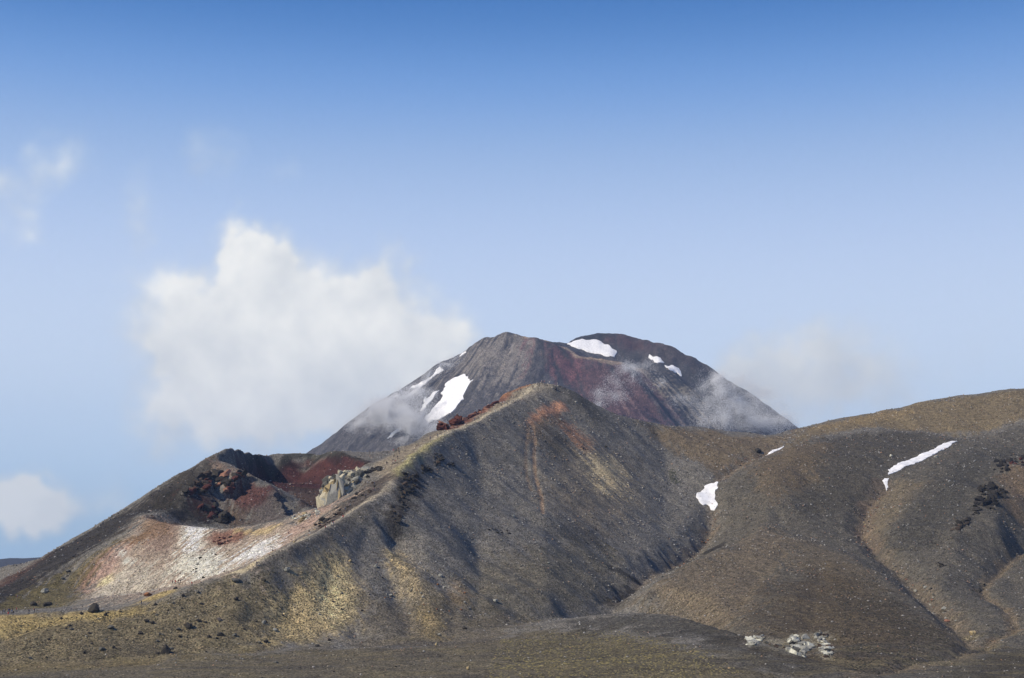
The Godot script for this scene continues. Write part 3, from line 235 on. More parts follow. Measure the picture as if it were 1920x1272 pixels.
# snow: outline in plan, thickness, spacing, on the far cone, label
var snow_spots := [
	[PackedFloat32Array([-115.5, -3223.0, -105.4, -3208.0, -97.8, -3195.0, -96.1, -3179.0, -88.2, -3150.0, -98.6, -3149.0, -103.8, -3130.0, -106.7, -3116.0, -119.0, -3104.0, -131.9, -3085.0, -151.9, -3097.0, -169.7, -3107.0, -184.6, -3106.0, -201.0, -3111.0, -196.5, -3121.0, -188.5, -3131.0, -180.2, -3147.0, -168.3, -3162.0, -153.9, -3179.0, -152.0, -3187.0, -157.0, -3192.0, -152.8, -3202.0, -148.1, -3204.0, -149.9, -3216.0, -140.5, -3218.0, -126.4, -3226.0]), 3, 8, true, "long white snowfield on the left flank of the far volcano, largest of all"],
	[PackedFloat32Array([-161.9, -3206.0, -168.1, -3199.0, -176.0, -3193.0, -182.8, -3188.0, -188.8, -3172.0, -195.7, -3169.0, -205.2, -3172.0, -200.3, -3177.0, -196.9, -3187.0, -194.4, -3203.0, -199.2, -3222.0, -194.7, -3227.0, -184.1, -3209.0, -176.1, -3214.0]), 3, 7, true, "narrow snow tongue beside the largest snowfield of the far volcano"],
	[PackedFloat32Array([-166.4, -3311.0, -158.6, -3292.0, -171.2, -3299.0, -181.0, -3299.0, -189.2, -3292.0, -203.4, -3285.0, -211.6, -3280.0, -221.1, -3278.0, -235.4, -3291.0, -251.5, -3295.0, -243.4, -3300.0, -228.8, -3301.0, -219.9, -3295.0, -215.1, -3297.0, -227.9, -3313.0, -239.9, -3317.0, -228.6, -3322.0, -213.7, -3311.0, -199.6, -3302.0, -186.0, -3300.0, -178.9, -3304.0, -176.9, -3312.0]), 3, 7, true, "forked snow streak high on the left skyline flank of the far volcano"],
	[PackedFloat32Array([-251.6, -3167.0, -242.5, -3156.0, -252.2, -3147.0, -263.4, -3142.0, -273.7, -3148.0, -266.8, -3155.0, -260.7, -3165.0]), 3, 6, true, "short snow streak low on the far volcano just above the trail ridge"],
	[PackedFloat32Array([-260.9, -3334.0, -276.2, -3341.0, -297.0, -3339.0, -279.0, -3344.0, -269.1, -3344.0]), 2.5, 5, true, "thin snow line in the steam at the left edge of the far volcano"],
	[PackedFloat32Array([-105.2, -3305.0, -111.4, -3309.0, -120.3, -3314.0, -115.5, -3319.0]), 2.5, 5, true, "tiny snow sliver near the top of the left skyline of the volcano"],
	[PackedFloat32Array([135.2, -3470.0, 149.9, -3479.0, 173.0, -3484.0, 199.2, -3485.0, 221.1, -3472.0, 239.2, -3453.0, 251.0, -3439.0, 247.2, -3406.0, 229.4, -3407.0, 204.9, -3422.0, 180.1, -3436.0, 154.8, -3445.0]), 4, 8, true, "broad white snow lying inside the summit crater of the far volcano"],
	[PackedFloat32Array([328.4, -3402.0, 334.9, -3391.0, 350.9, -3381.0, 358.8, -3368.0, 342.2, -3359.0, 331.9, -3381.0, 326.3, -3394.0]), 3, 6, true, "left of two small snow patches right of the summit crater"],
	[PackedFloat32Array([360.8, -3358.0, 373.8, -3362.0, 392.6, -3363.0, 395.6, -3352.0, 397.6, -3334.0, 391.7, -3331.0, 383.3, -3338.0, 365.0, -3312.0]), 3, 6, true, "right of two small snow patches right of the summit crater"],
	[PackedFloat32Array([135.9, -956.8, 136.3, -954.2, 134.7, -951.0, 134.9, -947.8, 133.2, -945.2, 131.6, -939.5, 131.2, -932.5, 132.3, -928.5, 131.0, -926.5, 129.3, -924.5, 127.2, -925.8, 126.9, -928.8, 125.6, -930.5, 122.3, -928.2, 119.9, -932.8, 119.7, -938.5, 120.5, -943.0, 125.5, -948.5, 126.6, -951.8, 130.3, -954.5, 133.3, -954.2]), 0.7, 1.6, false, "ragged white snow patch filling the gully right of the ash peak"],
	[PackedFloat32Array([329.6, -1065.2, 316.9, -1055.5, 288.5, -1018.8, 267.9, -993.5, 255.1, -977.8, 252.2, -967.0, 259.0, -973.5, 274.7, -989.0, 294.4, -1010.8, 316.6, -1043.2]), 0.7, 1.8, false, "long curved snow strip under the brow of the right hand slope"],
	[PackedFloat32Array([248.3, -960.8, 245.7, -957.5, 245.7, -951.8, 245.0, -946.2, 247.8, -951.2, 248.3, -955.5, 250.7, -960.2]), 0.5, 1.2, false, "broken snow scraps just below the lower end of the curved strip"],
	[PackedFloat32Array([197.9, -1045.5, 188.6, -1035.8, 180.4, -1023.8, 185.0, -1025.0, 192.7, -1034.5]), 0.5, 1.5, false, "thin snow sliver in the upper gully below the brown saddle"],
]
# x, z, jacket tone, label, group
var walkers := [
	["hiker standing alone on the very top of the grey ash peak", "", PackedFloat32Array([26.3, -998.2]), "w"],
	["hiker just right of the top of the ash peak", "", PackedFloat32Array([31.7, -998.2]), "w"],
	["hiker in the close group left of the ash summit", "summit hikers", PackedFloat32Array([19.6, -1001.5, 20.7, -1000.5, 21.7, -1000.5, 22.5, -1000.2]), "kwkr"],
	["hiker spread out on the path just under the ash summit", "upper path hikers", PackedFloat32Array([17.8, -992.8, 14.4, -984.0, 22.9, -992.5, 10.9, -997.0, 4.4, -997.2]), "kkkbk"],
	["hiker on the pale bend of the ridge path below the summit", "bend hikers", PackedFloat32Array([3.9, -981.8, 6.2, -984.0, 7.8, -970.5]), "kkg"],
	["hiker in the loose file on the upper ridge path", "file hikers", PackedFloat32Array([-0.5, -970.0, 1.1, -969.8, 2.8, -967.8, -0.1, -939.0, 0.8, -940.8, 2.0, -941.8, -2.8, -931.8, -6.6, -931.0]), "kgkkkwkk"],
	["hiker of a pair on the ridge path beside the red knobs", "pair hikers", PackedFloat32Array([-23.0, -889.5, -20.9, -893.0]), "bk"],
	["hiker walking the ridge path below the red knobs", "mid path hikers", PackedFloat32Array([-32.9, -862.0, -39.1, -837.2, -43.0, -826.5, -46.9, -825.0]), "kwgb"],
	["hiker in the cluster on the skyline of the trail ridge", "skyline cluster hikers", PackedFloat32Array([-66.5, -807.0, -65.5, -807.2, -64.7, -806.5, -63.5, -806.2, -62.4, -796.2]), "rkkkk"],
	["hiker on the stony trail below the skyline cluster", "stony trail hikers", PackedFloat32Array([-64.5, -786.5, -61.7, -775.8, -63.4, -767.8, -66.8, -769.2]), "kkwk"],
	["hiker in a bright red jacket on the stony trail", "", PackedFloat32Array([-62.3, -768.5]), "r"],
	["hiker on the steep loose stretch above the white buttress foot", "steep hikers", PackedFloat32Array([-70.2, -736.2, -69.4, -726.0, -67.0, -721.8, -68.4, -724.8]), "kbkg"],
	["hiker coming down the dusty trail along the dark ledges", "dusty trail hikers", PackedFloat32Array([-71.7, -709.2, -79.2, -707.2, -81.0, -704.5, -82.1, -698.0]), "kcbk"],
	["hiker in a red jacket on the dusty trail", "", PackedFloat32Array([-78.2, -671.2]), "r"],
	["hiker low on the dusty trail near the front crest", "low trail hikers", PackedFloat32Array([-81.2, -659.2, -81.8, -657.2, -83.6, -650.5]), "bwr"],
	["hiker alone on the pale path at the front crest", "", PackedFloat32Array([-105.3, -601.0]), "k"],
	["hiker below the white clay slope at the yellow moss edge", "clay slope hikers", PackedFloat32Array([-160.3, -689.0, -158.4, -686.8, -157.1, -686.5, -155.6, -685.5, -128.4, -585.5]), "krkkr"],
	["hiker alone on the yellow crest left of the mossy slope", "", PackedFloat32Array([-144.5, -570.5]), "k"],
	["hiker in the party resting on the mossy bench at far left", "mossy bench hikers", PackedFloat32Array([-201.3, -581.0, -200.7, -577.0, -203.6, -592.0, -203.6, -593.2, -205.7, -607.5, -185.6, -562.5, -186.3, -570.8, -190.1, -552.5, -189.1, -555.0, -197.2, -577.2]), "kkbkrkkrkb"],
	["hiker in a blue jacket on the path left of the dark boulders", "", PackedFloat32Array([-233.8, -690.5]), "b"],
]
var jacket_tones := {"k": Color(0.019, 0.019, 0.021), "b": Color(0.049, 0.096, 0.220), "g": Color(0.097, 0.101, 0.083), "w": Color(0.580, 0.580, 0.511), "r": Color(0.381, 0.038, 0.027), "c": Color(0.197, 0.350, 0.424)}
var stone_tones := {"K": Color(0.026, 0.024, 0.021), "C": Color(0.493, 0.451, 0.332), "R": Color(0.099, 0.035, 0.025), "r": Color(0.268, 0.139, 0.095), "2": Color(0.062, 0.025, 0.020), "D": Color(0.042, 0.038, 0.032), "d": Color(0.048, 0.044, 0.037), "B": Color(0.081, 0.059, 0.043), "W": Color(0.579, 0.579, 0.487), "1": Color(0.290, 0.290, 0.262), "w": Color(0.643, 0.632, 0.532), "g": Color(0.116, 0.114, 0.099), "l": Color(0.290, 0.290, 0.256), "M": Color(0.076, 0.028, 0.024), "t": Color(0.393, 0.313, 0.175), "p": Color(0.242, 0.197, 0.162), "o": Color(0.264, 0.126, 0.062)}
# boulders: x, z, width, height over width, tone, label
var boulder_spots := [
	[-160.8, -561.8, 4.99, 0.75, "d", "large black boulder heap on the mossy crest at left"],
	[-123.9, -525.8, 3.50, 1.10, "d", "tall black boulder on the mossy slope near the lower left"],
	[-225.1, -705.0, 3.39, 0.80, "l", "pale grey boulder under the dark cone flank at far left"],
	[-205.7, -647.5, 4.08, 0.60, "d", "dark jagged boulder above the mossy bench at far left"],
	[-220.0, -672.5, 3.49, 0.70, "d", "dark boulder left of the jagged one on the mossy bench"],
	[-223.1, -731.8, 2.17, 0.80, "g", "grey boulder high on the mossy foot of the dark cone"],
	[-223.0, -724.0, 1.88, 0.90, "g", "small grey boulder below the highest one on the mossy foot"],
	[-121.6, -550.2, 3.06, 0.80, "d", "angular dark boulder in the middle of the mossy slope"],
	[-111.9, -591.2, 3.72, 0.45, "g", "flat grey boulder just below the front crest path"],
	[-108.4, -575.2, 1.92, 0.80, "d", "dark boulder below the flat grey one under the crest"],
	[-111.6, -557.5, 2.27, 0.70, "p", "pinkish grey boulder on the mossy slope"],
	[-93.5, -607.5, 2.48, 0.70, "l", "light grey boulder at the top of the yellow rib"],
	[-91.0, -564.2, 2.09, 0.80, "l", "light boulder at the left foot of the yellow rib"],
	[-135.2, -587.2, 1.74, 0.80, "d", "dark boulder on the yellow moss below the clay slope"],
	[-122.8, -542.2, 1.61, 0.80, "d", "dark boulder below the angular one on the mossy slope"],
	[-101.0, -595.8, 1.54, 0.80, "d", "dark boulder in the small stone group under the crest path"],
	[-79.4, -494.8, 1.83, 0.50, "g", "flat grey boulder on the brown crater floor at left"],
	[-96.2, -567.8, 1.68, 1.00, "l", "pale upright boulder on the mossy slope left of the rib"],
	[-103.8, -548.8, 1.83, 0.70, "g", "grey boulder low on the mossy slope"],
	[-108.4, -545.5, 2.83, 0.60, "d", "dark broken boulder low on the mossy slope"],
	[-91.9, -548.2, 2.03, 0.60, "d", "dark low boulder at the foot of the mossy slope"],
	[-73.1, -552.0, 1.84, 0.60, "d", "black boulder at the toe of the yellow rib"],
	[-70.2, -563.8, 1.46, 0.70, "d", "small black boulder right at the toe of the yellow rib"],
	[-145.7, -521.8, 2.32, 0.60, "g", "grey boulder near the lower left corner"],
	[-149.1, -544.0, 2.62, 0.60, "g", "broken grey boulder on the lower left moss"],
	[-142.3, -524.5, 1.36, 0.80, "d", "small dark boulder near the lower left corner"],
	[-137.9, -552.8, 1.84, 0.80, "d", "dark boulder on the moss below the front crest"],
	[-137.2, -541.8, 1.81, 1.00, "d", "dark upright boulder on the moss at left"],
	[-150.7, -562.0, 1.67, 0.60, "t", "tan boulder on the mossy crest beside the black heap"],
	[-154.9, -557.8, 1.45, 1.00, "d", "round dark boulder just right of the black heap"],
	[-146.8, -589.5, 3.49, 0.60, "o", "rusty orange boulder at the edge of the pale bench"],
	[-71.1, -640.2, 1.66, 0.60, "t", "tan boulder beside the upper yellow rib"],
	[-60.4, -644.5, 1.67, 0.80, "l", "pale boulder between the two moss ribs"],
	[-74.7, -625.0, 1.16, 0.90, "g", "grey boulder on the crest of the yellow rib"],
	[-71.2, -611.5, 1.13, 0.90, "g", "grey stone on the bright middle of the yellow rib"],
	[-51.8, -625.2, 1.62, 0.70, "l", "light boulder in the stony hollow between the ribs"],
	[-28.9, -583.2, 1.30, 0.80, "l", "pale boulder near the toe of the second moss rib"],
	[-28.2, -548.2, 1.22, 1.20, "t", "upright tan boulder at the toe of the second moss rib"],
	[-31.8, -648.5, 1.92, 0.80, "l", "bluish grey boulder right of the second moss rib"],
	[-19.5, -597.0, 1.77, 0.80, "d", "black boulder on the grey fan right of the ribs"],
	[-13.7, -460.5, 1.19, 1.10, "t", "tan boulder on the crater floor near the bottom edge"],
	[-7.3, -644.8, 2.39, 0.70, "l", "grey boulder among stones at the foot of the ash peak"],
	[18.1, -720.8, 1.33, 0.90, "l", "pale stone low on the ash face"],
	[0.8, -773.0, 2.00, 0.80, "l", "pale boulder in the middle of the ash face"],
	[197.0, -663.8, 2.46, 0.60, "r", "reddish boulder in the lower right gully"],
	[203.0, -688.0, 2.29, 0.80, "l", "grey boulder above the reddish one in the right gully"],
	[192.1, -611.8, 2.95, 0.70, "t", "tan boulder beside the stream bed at right"],
	[205.0, -742.2, 1.92, 0.80, "l", "pale boulder in the right gully beside the brown spur"],
	[175.3, -1026.8, 5.70, 0.60, "d", "dark boulder in the brown saddle"],
	[295.9, -1004.5, 2.98, 0.80, "l", "light boulder on the dark slope below the snow strip"],
	[266.0, -1010.8, 2.25, 0.90, "w", "white boulder above the lower end of the snow strip"],
	[208.4, -736.8, 2.18, 0.70, "l", "grey boulder in the stone pile of the right gully"],
	[208.8, -728.8, 2.16, 0.70, "g", "second grey boulder in the stone pile of the right gully"],
	[130.2, -951.2, 1.41, 0.70, "d", "dark stone poking through the top of the gully snow"],
	[128.7, -929.8, 1.72, 0.70, "r", "reddish stone at the lower edge of the gully snow"],
	[266.8, -985.8, 1.46, 0.60, "d", "dark stone on the lower half of the snow strip"],
	[30.3, -991.2, 2.20, 0.70, "d", "dark boulder just below the ash summit"],
	[32.2, -952.0, 2.12, 0.80, "l", "pale boulder beside the orange scar of the ash peak"],
	[45.9, -923.8, 2.05, 0.70, "d", "dark boulder below the orange scar of the ash peak"],
	[44.1, -987.2, 1.83, 0.70, "l", "pale boulder right of the ash summit"],
	[61.9, -949.5, 2.11, 0.70, "d", "dark boulder on the right shoulder of the ash peak"],
	[-13.2, -890.5, 1.65, 0.80, "l", "pale boulder near the upper crest of the ash face"],
	[-33.9, -837.2, 1.55, 0.80, "g", "grey boulder on the ash face near the ridge path"],
]
# fields of boulders: outline, number, least, most, tones, label, group
var boulder_fields := [
	[PackedFloat32Array([-180.6, -551.5, -132.3, -575.8, -114.4, -590.8, -96.9, -602.5, -90.8, -593.2, -91.6, -548.5, -120.9, -521.0, -170.4, -511.2]), 60, 0.8, 1.7, "ddgdg", "boulder scattered over the mossy slope at lower left", "mossy slope boulders"],
	[PackedFloat32Array([-89.4, -611.0, -72.1, -636.0, -58.5, -616.8, -61.9, -568.8, -80.8, -556.8]), 18, 0.6, 1.1, "dgdl", "stone on the yellow moss rib", "yellow rib stones"],
	[PackedFloat32Array([-61.4, -645.8, -46.2, -632.8, -24.1, -658.5, -13.9, -635.5, -26.5, -607.8, -53.2, -608.5]), 30, 0.6, 1.3, "dlglo", "boulder among the stones between the moss ribs", "stones between ribs"],
	[PackedFloat32Array([-165.1, -726.5, -136.6, -703.5, -131.6, -679.0, -143.1, -681.2, -157.8, -691.0]), 24, 0.7, 1.7, "ddgw", "boulder lying on the white clay slope", "clay slope boulders"],
	[PackedFloat32Array([124.5, -924.5, 130.4, -920.5, 126.2, -892.5, 109.9, -857.2, 85.8, -756.8, 91.0, -823.5, 107.6, -863.8, 120.6, -899.5]), 34, 0.7, 1.5, "llrogd", "boulder in the stone line of the gully below the snow", "gully boulders"],
	[PackedFloat32Array([134.9, -961.8, 140.5, -970.8, 182.4, -1026.5, 164.8, -1011.8]), 16, 0.7, 1.4, "lrogd", "boulder in the upper gully under the saddle", "upper gully boulders"],
	[PackedFloat32Array([207.2, -875.2, 225.8, -922.5, 244.1, -951.8, 247.8, -948.8, 227.4, -902.2, 209.5, -840.5, 201.9, -828.8]), 40, 0.7, 1.5, "lrdgdt", "boulder in the red stone gully below the snow strip", "red gully boulders"],
	[PackedFloat32Array([208.9, -815.0, 209.7, -796.0, 210.0, -732.8, 199.1, -651.8, 195.3, -651.2, 205.2, -730.8]), 28, 0.7, 1.6, "lgdrg", "boulder along the gully right of the brown spur", "spur gully boulders"],
	[PackedFloat32Array([32.4, -966.5, 70.2, -994.0, 83.7, -981.2, 66.7, -948.0, 35.1, -945.2]), 14, 0.6, 1.1, "llgd", "pale stone on the right shoulder of the ash peak", "shoulder stones"],
	[PackedFloat32Array([130.8, -1037.0, 186.0, -1067.5, 165.8, -1018.0, 135.5, -990.2]), 14, 0.7, 1.2, "lgtd", "stone on the brown saddle", "saddle stones"],
]
# outcrops: outline, rocks, least, most, tallness, tones, label
var outcrop_spots := [
	[PackedFloat32Array([-43.3, -857.5, -42.0, -857.5, -40.2, -859.8, -39.3, -853.2]), 8, 4, 6.5, 1, "Rr2", "round dark red knob at the lower end of the red rocks on the ridge"],
	[PackedFloat32Array([-37.6, -881.5, -36.8, -885.0, -33.9, -893.8, -32.4, -889.8, -33.4, -881.0]), 9, 4, 7, 1.1, "R2", "taller dark red knob on the ridge path skyline"],
	[PackedFloat32Array([-30.8, -899.5, -24.8, -924.5, -12.0, -950.0, -10.6, -947.0, -24.0, -921.0, -29.8, -891.0]), 34, 1.8, 4, 0.8, "Rr2", "ragged band of red rocks along the ridge skyline"],
	[PackedFloat32Array([-56.2, -749.0, -49.2, -756.5, -48.3, -736.0, -53.4, -685.0, -57.0, -681.2, -58.0, -697.8]), 70, 1.2, 3.2, 0.7, "DdB", "dark brown lava rib running down from the ridge path"],
	[PackedFloat32Array([-48.4, -769.8, -43.7, -778.0, -43.4, -772.5, -47.5, -764.8]), 16, 1.4, 3.2, 0.8, "Dd", "dark round lava outcrop on the upper ash face"],
	[PackedFloat32Array([-43.4, -792.0, -39.2, -801.5, -37.9, -788.5, -41.5, -779.0]), 22, 1.2, 2.8, 0.8, "DdB", "dark lava outcrop above the round one on the ash face"],
	[PackedFloat32Array([-35.8, -793.0, -32.0, -801.0, -31.8, -796.8, -35.6, -789.5]), 9, 1.2, 2.4, 0.6, "Dd", "small dark lava ledge right of the upper outcrops"],
	[PackedFloat32Array([-12.5, -737.5, -9.6, -743.8, -1.4, -746.8, -0.6, -744.0, -8.1, -738.0]), 14, 0.8, 1.9, 0.6, "Dd", "arc of dark stones low on the grey ash face"],
	[PackedFloat32Array([-78.1, -765.5, -70.6, -770.5, -68.6, -760.8, -75.4, -756.5]), 14, 1.5, 3.2, 0.8, "Dd", "black rocks on the trail ridge beside the white buttress"],
	[PackedFloat32Array([-96.3, -708.0, -84.8, -719.8, -71.4, -743.8, -68.8, -731.5, -80.6, -706.8, -90.2, -682.5]), 46, 1, 2.8, 0.6, "DdB", "dark ledges of rock between the trail and the pink debris"],
	[PackedFloat32Array([296.3, -913.8, 307.7, -928.2, 309.9, -905.8, 299.6, -884.2, 281.3, -864.0, 272.6, -860.0, 282.3, -881.2]), 100, 1.8, 4.4, 0.9, "DKKd", "large black jagged lava outcrop on the right hand slope"],
	[PackedFloat32Array([249.9, -827.0, 257.1, -838.0, 269.0, -854.5, 268.3, -846.8, 255.6, -828.8]), 30, 1.6, 3.4, 0.8, "DKB", "tail of black rocks below the large lava outcrop"],
	[PackedFloat32Array([313.4, -940.5, 316.6, -953.8, 350.7, -1019.2, 376.8, -1043.8, 364.6, -1011.2, 324.8, -945.0]), 70, 1.8, 4.4, 0.9, "DKKR", "black lava rocks at the right edge above the large outcrop"],
	[PackedFloat32Array([224.6, -773.2, 229.5, -776.2, 229.0, -769.0, 224.6, -765.8]), 10, 1.2, 2.4, 0.7, "Dd", "small black outcrop on the dark slope above the stream"],
	[PackedFloat32Array([229.0, -728.2, 239.1, -749.5, 246.7, -759.0, 234.7, -734.5]), 14, 0.8, 1.8, 0.8, "Dd", "black rocks in the bend of the stream bed"],
	[PackedFloat32Array([79.3, -494.2, 96.3, -584.2, 100.5, -586.0, 99.6, -578.8, 80.0, -487.8]), 60, 1.3, 3.2, 0.5, "WW1l", "whitish crusted rock at the left end of the pale outcrop"],
	[PackedFloat32Array([99.3, -577.0, 108.3, -575.8, 103.0, -546.0, 86.5, -487.0]), 60, 0.9, 2.4, 0.7, "Bgdg", "brown rocks in the middle of the pale outcrop at the spur foot"],
	[PackedFloat32Array([110.7, -584.0, 117.3, -585.0, 115.2, -568.8, 105.4, -526.8, 90.7, -475.8]), 80, 1.4, 3.8, 0.9, "1gl1W", "grey cracked rock face at the foot of the brown spur"],
	[PackedFloat32Array([121.2, -585.2, 125.1, -585.5, 122.8, -571.5, 120.1, -548.2, 111.4, -514.0, 109.6, -517.0, 117.9, -566.0]), 80, 1.1, 3, 0.7, "WW1lB", "white streaked rocks at the right end of the pale outcrop"],
	[PackedFloat32Array([-189.2, -828.0, -186.4, -844.8, -181.5, -865.2, -176.0, -852.2, -180.0, -839.0, -184.2, -822.8]), 50, 2.2, 6, 0.8, "MDDB", "dark maroon lava ledges inside the left of the red crater"],
	[PackedFloat32Array([-178.8, -825.8, -172.0, -834.2, -163.6, -830.2, -160.5, -818.2, -169.4, -822.8]), 44, 2, 5.5, 0.8, "MDd", "maroon and black lava flow tongue inside the red crater"],
	[PackedFloat32Array([-176.4, -865.2, -171.0, -865.2, -170.8, -856.8, -174.9, -854.5]), 16, 2.5, 6, 0.6, "rMDD", "tilted reddish slabs below the crater ledge"],
	[PackedFloat32Array([-168.2, -852.2, -163.1, -865.2, -159.5, -867.0, -160.8, -862.5, -166.0, -850.2, -168.9, -845.8]), 26, 2.2, 6, 0.8, "rMDM", "reddish bluff in the middle of the crater"],
	[PackedFloat32Array([-110.8, -728.0, -104.6, -728.8, -97.2, -729.5, -94.1, -718.8, -104.2, -717.8]), 30, 0.9, 2.2, 0.7, "W1lt", "pale blocks lying on the crater rim below the buttress"],
	[PackedFloat32Array([-152.0, -727.0, -141.0, -724.8, -136.5, -718.2, -144.8, -718.0]), 18, 1, 2.4, 0.6, "MrB", "dark rust rocks on the coloured slope below the crater rim"],
	[PackedFloat32Array([-116.5, -691.0, -102.8, -699.8, -93.9, -709.8, -90.9, -699.0, -95.8, -652.5, -102.0, -612.0]), 40, 0.7, 1.6, 0.6, "prt", "pink broken rocks along the lower edge of the crater rim"],
]
# low plants: outline, number, least, most, colour, length over width
var tuft_fields := [
	[PackedFloat32Array([-85.1, -627.8, -75.2, -641.5, -67.0, -621.8, -63.5, -597.8, -67.2, -578.0, -80.9, -557.2, -90.0, -550.8, -94.4, -588.5, -89.0, -609.0]), 2600, 0.2, 0.5, Color(0.060, 0.055, 0.030), 1.8],
	[PackedFloat32Array([-57.7, -661.8, -52.6, -667.5, -38.5, -638.5, -28.4, -623.5, -27.5, -574.5, -36.6, -576.2, -40.6, -612.8, -51.9, -639.8]), 1500, 0.2, 0.5, Color(0.067, 0.058, 0.034), 1.8],
	[PackedFloat32Array([-188.4, -550.8, -149.4, -562.2, -132.5, -576.8, -114.4, -590.8, -93.2, -606.8, -88.8, -594.2, -90.7, -549.0, -124.2, -519.0, -173.3, -509.0]), 3200, 0.2, 0.7, Color(0.057, 0.049, 0.025), 1.4],
	[PackedFloat32Array([163.9, -746.8, 179.4, -722.0, 176.8, -639.0, 174.6, -573.0, 137.1, -511.8, 104.7, -452.0, 138.2, -622.2]), 1400, 0.35, 0.95, Color(0.020, 0.020, 0.011), 1.2],
	[PackedFloat32Array([74.8, -731.0, 102.6, -757.0, 135.2, -819.0, 160.3, -809.5, 131.6, -693.0, 99.5, -635.8, 80.0, -665.5]), 1400, 0.2, 0.5, Color(0.044, 0.037, 0.025), 2.6],
	[PackedFloat32Array([104.1, -971.2, 109.7, -972.8, 111.1, -955.5, 105.8, -949.2]), 60, 0.6, 1.4, Color(0.040, 0.042, 0.021), 1.5],
	[PackedFloat32Array([-4.1, -564.2, 39.1, -566.2, 60.6, -491.2, 68.7, -431.8, 35.3, -407.0, -8.8, -406.5]), 2500, 0.3, 0.7, Color(0.173, 0.148, 0.064), 1.5],
]
var buttress_foot := PackedFloat32Array([-98.2, 68.6, -749.0, -95.7, 69.1, -747.0, -92.9, 70.4, -746.0, -90.0, 72.3, -745.0, -87.3, 74.5, -745.0, -84.7, 77.2, -746.0, -82.3, 80.1, -748.0, -79.4, 83.1, -752.0, -76.4, 86.6, -760.0])
var buttress_head := PackedFloat32Array([-99.6, 81.1, -756.0, -98.0, 84.3, -758.0, -95.5, 86.1, -760.0, -92.9, 87.6, -762.0, -90.1, 88.8, -764.0, -86.6, 89.0, -766.0, -83.5, 88.8, -768.0, -80.6, 90.1, -770.0, -77.4, 91.8, -775.0])
var bird_spot := Vector3(119.4, 250.0, -750.0)
# steam: x, y, z, reach, thickness
var steam_puffs := PackedFloat32Array([-321, 345, -3200, 24, 1.52, -299, 368, -3190, 26, 1.71, -274, 385, -3200, 26, 1.71, -244, 399, -3200, 26, 1.71, -221, 414, -3200, 24, 1.33, -304, 361, -3150, 35, 2.28, -277, 362, -3130, 37, 1.90, -248, 351, -3100, 39, 1.90, -220, 340, -3080, 39, 1.90, -191, 326, -3060, 36, 1.71, -164, 318, -3040, 27, 1.14, -228, 375, -3140, 33, 1.33, -258, 387, -3180, 33, 1.52, -279, 390, -3230, 24, 1.52, -202, 362, -3100, 25, 0.95, -333, 351, -3200, 24, 1.33, -239, 310, -3070, 25, 0.95, -192, 401, -3130, 21, 0.57, -206, 428, -3220, 19, 0.95, -158, 477, -3260, 19, 0.95, -135, 498, -3280, 17, 0.95, -184, 457, -3250, 22, 0.95, -235, 421, -3230, 24, 1.33, 432, 409, -3130, 28, 0.50, 450, 387, -3140, 35, 0.80, 482, 365, -3160, 37, 0.90, 522, 356, -3190, 38, 0.90, 556, 347, -3220, 33, 0.80, 465, 440, -3240, 31, 0.80, 495, 410, -3240, 36, 0.90, 531, 402, -3280, 34, 1.00, 558, 388, -3260, 36, 0.90, 594, 363, -3260, 34, 0.80, 458, 349, -3120, 32, 0.80, 418, 345, -3080, 25, 0.60, 631, 355, -3300, 24, 0.70, 401, 368, -3080, 25, 0.50, 373, 386, -3080, 23, 0.40, 570, 339, -3200, 31, 0.60, 462, 466, -3300, 27, 0.80, 606, 357, -3260, 29, 0.50, 522, 457, -3330, 37, 0.70, 560, 440, -3340, 40, 0.60, 595, 407, -3330, 37, 0.50, 214, 413, -3020, 25, 0.40, 234, 441, -3060, 23, 0.40, 262, 434, -3050, 25, 0.40, 195, 381, -2990, 22, 0.45, 223, 381, -2990, 22, 0.40, 177, 362, -2970, 18, 0.40, 286, 460, -3120, 18, 0.40, 305, 426, -3080, 18, 0.35, 255, 458, -3100, 18, 0.40, 299, 489, -3200, 17, 0.30])

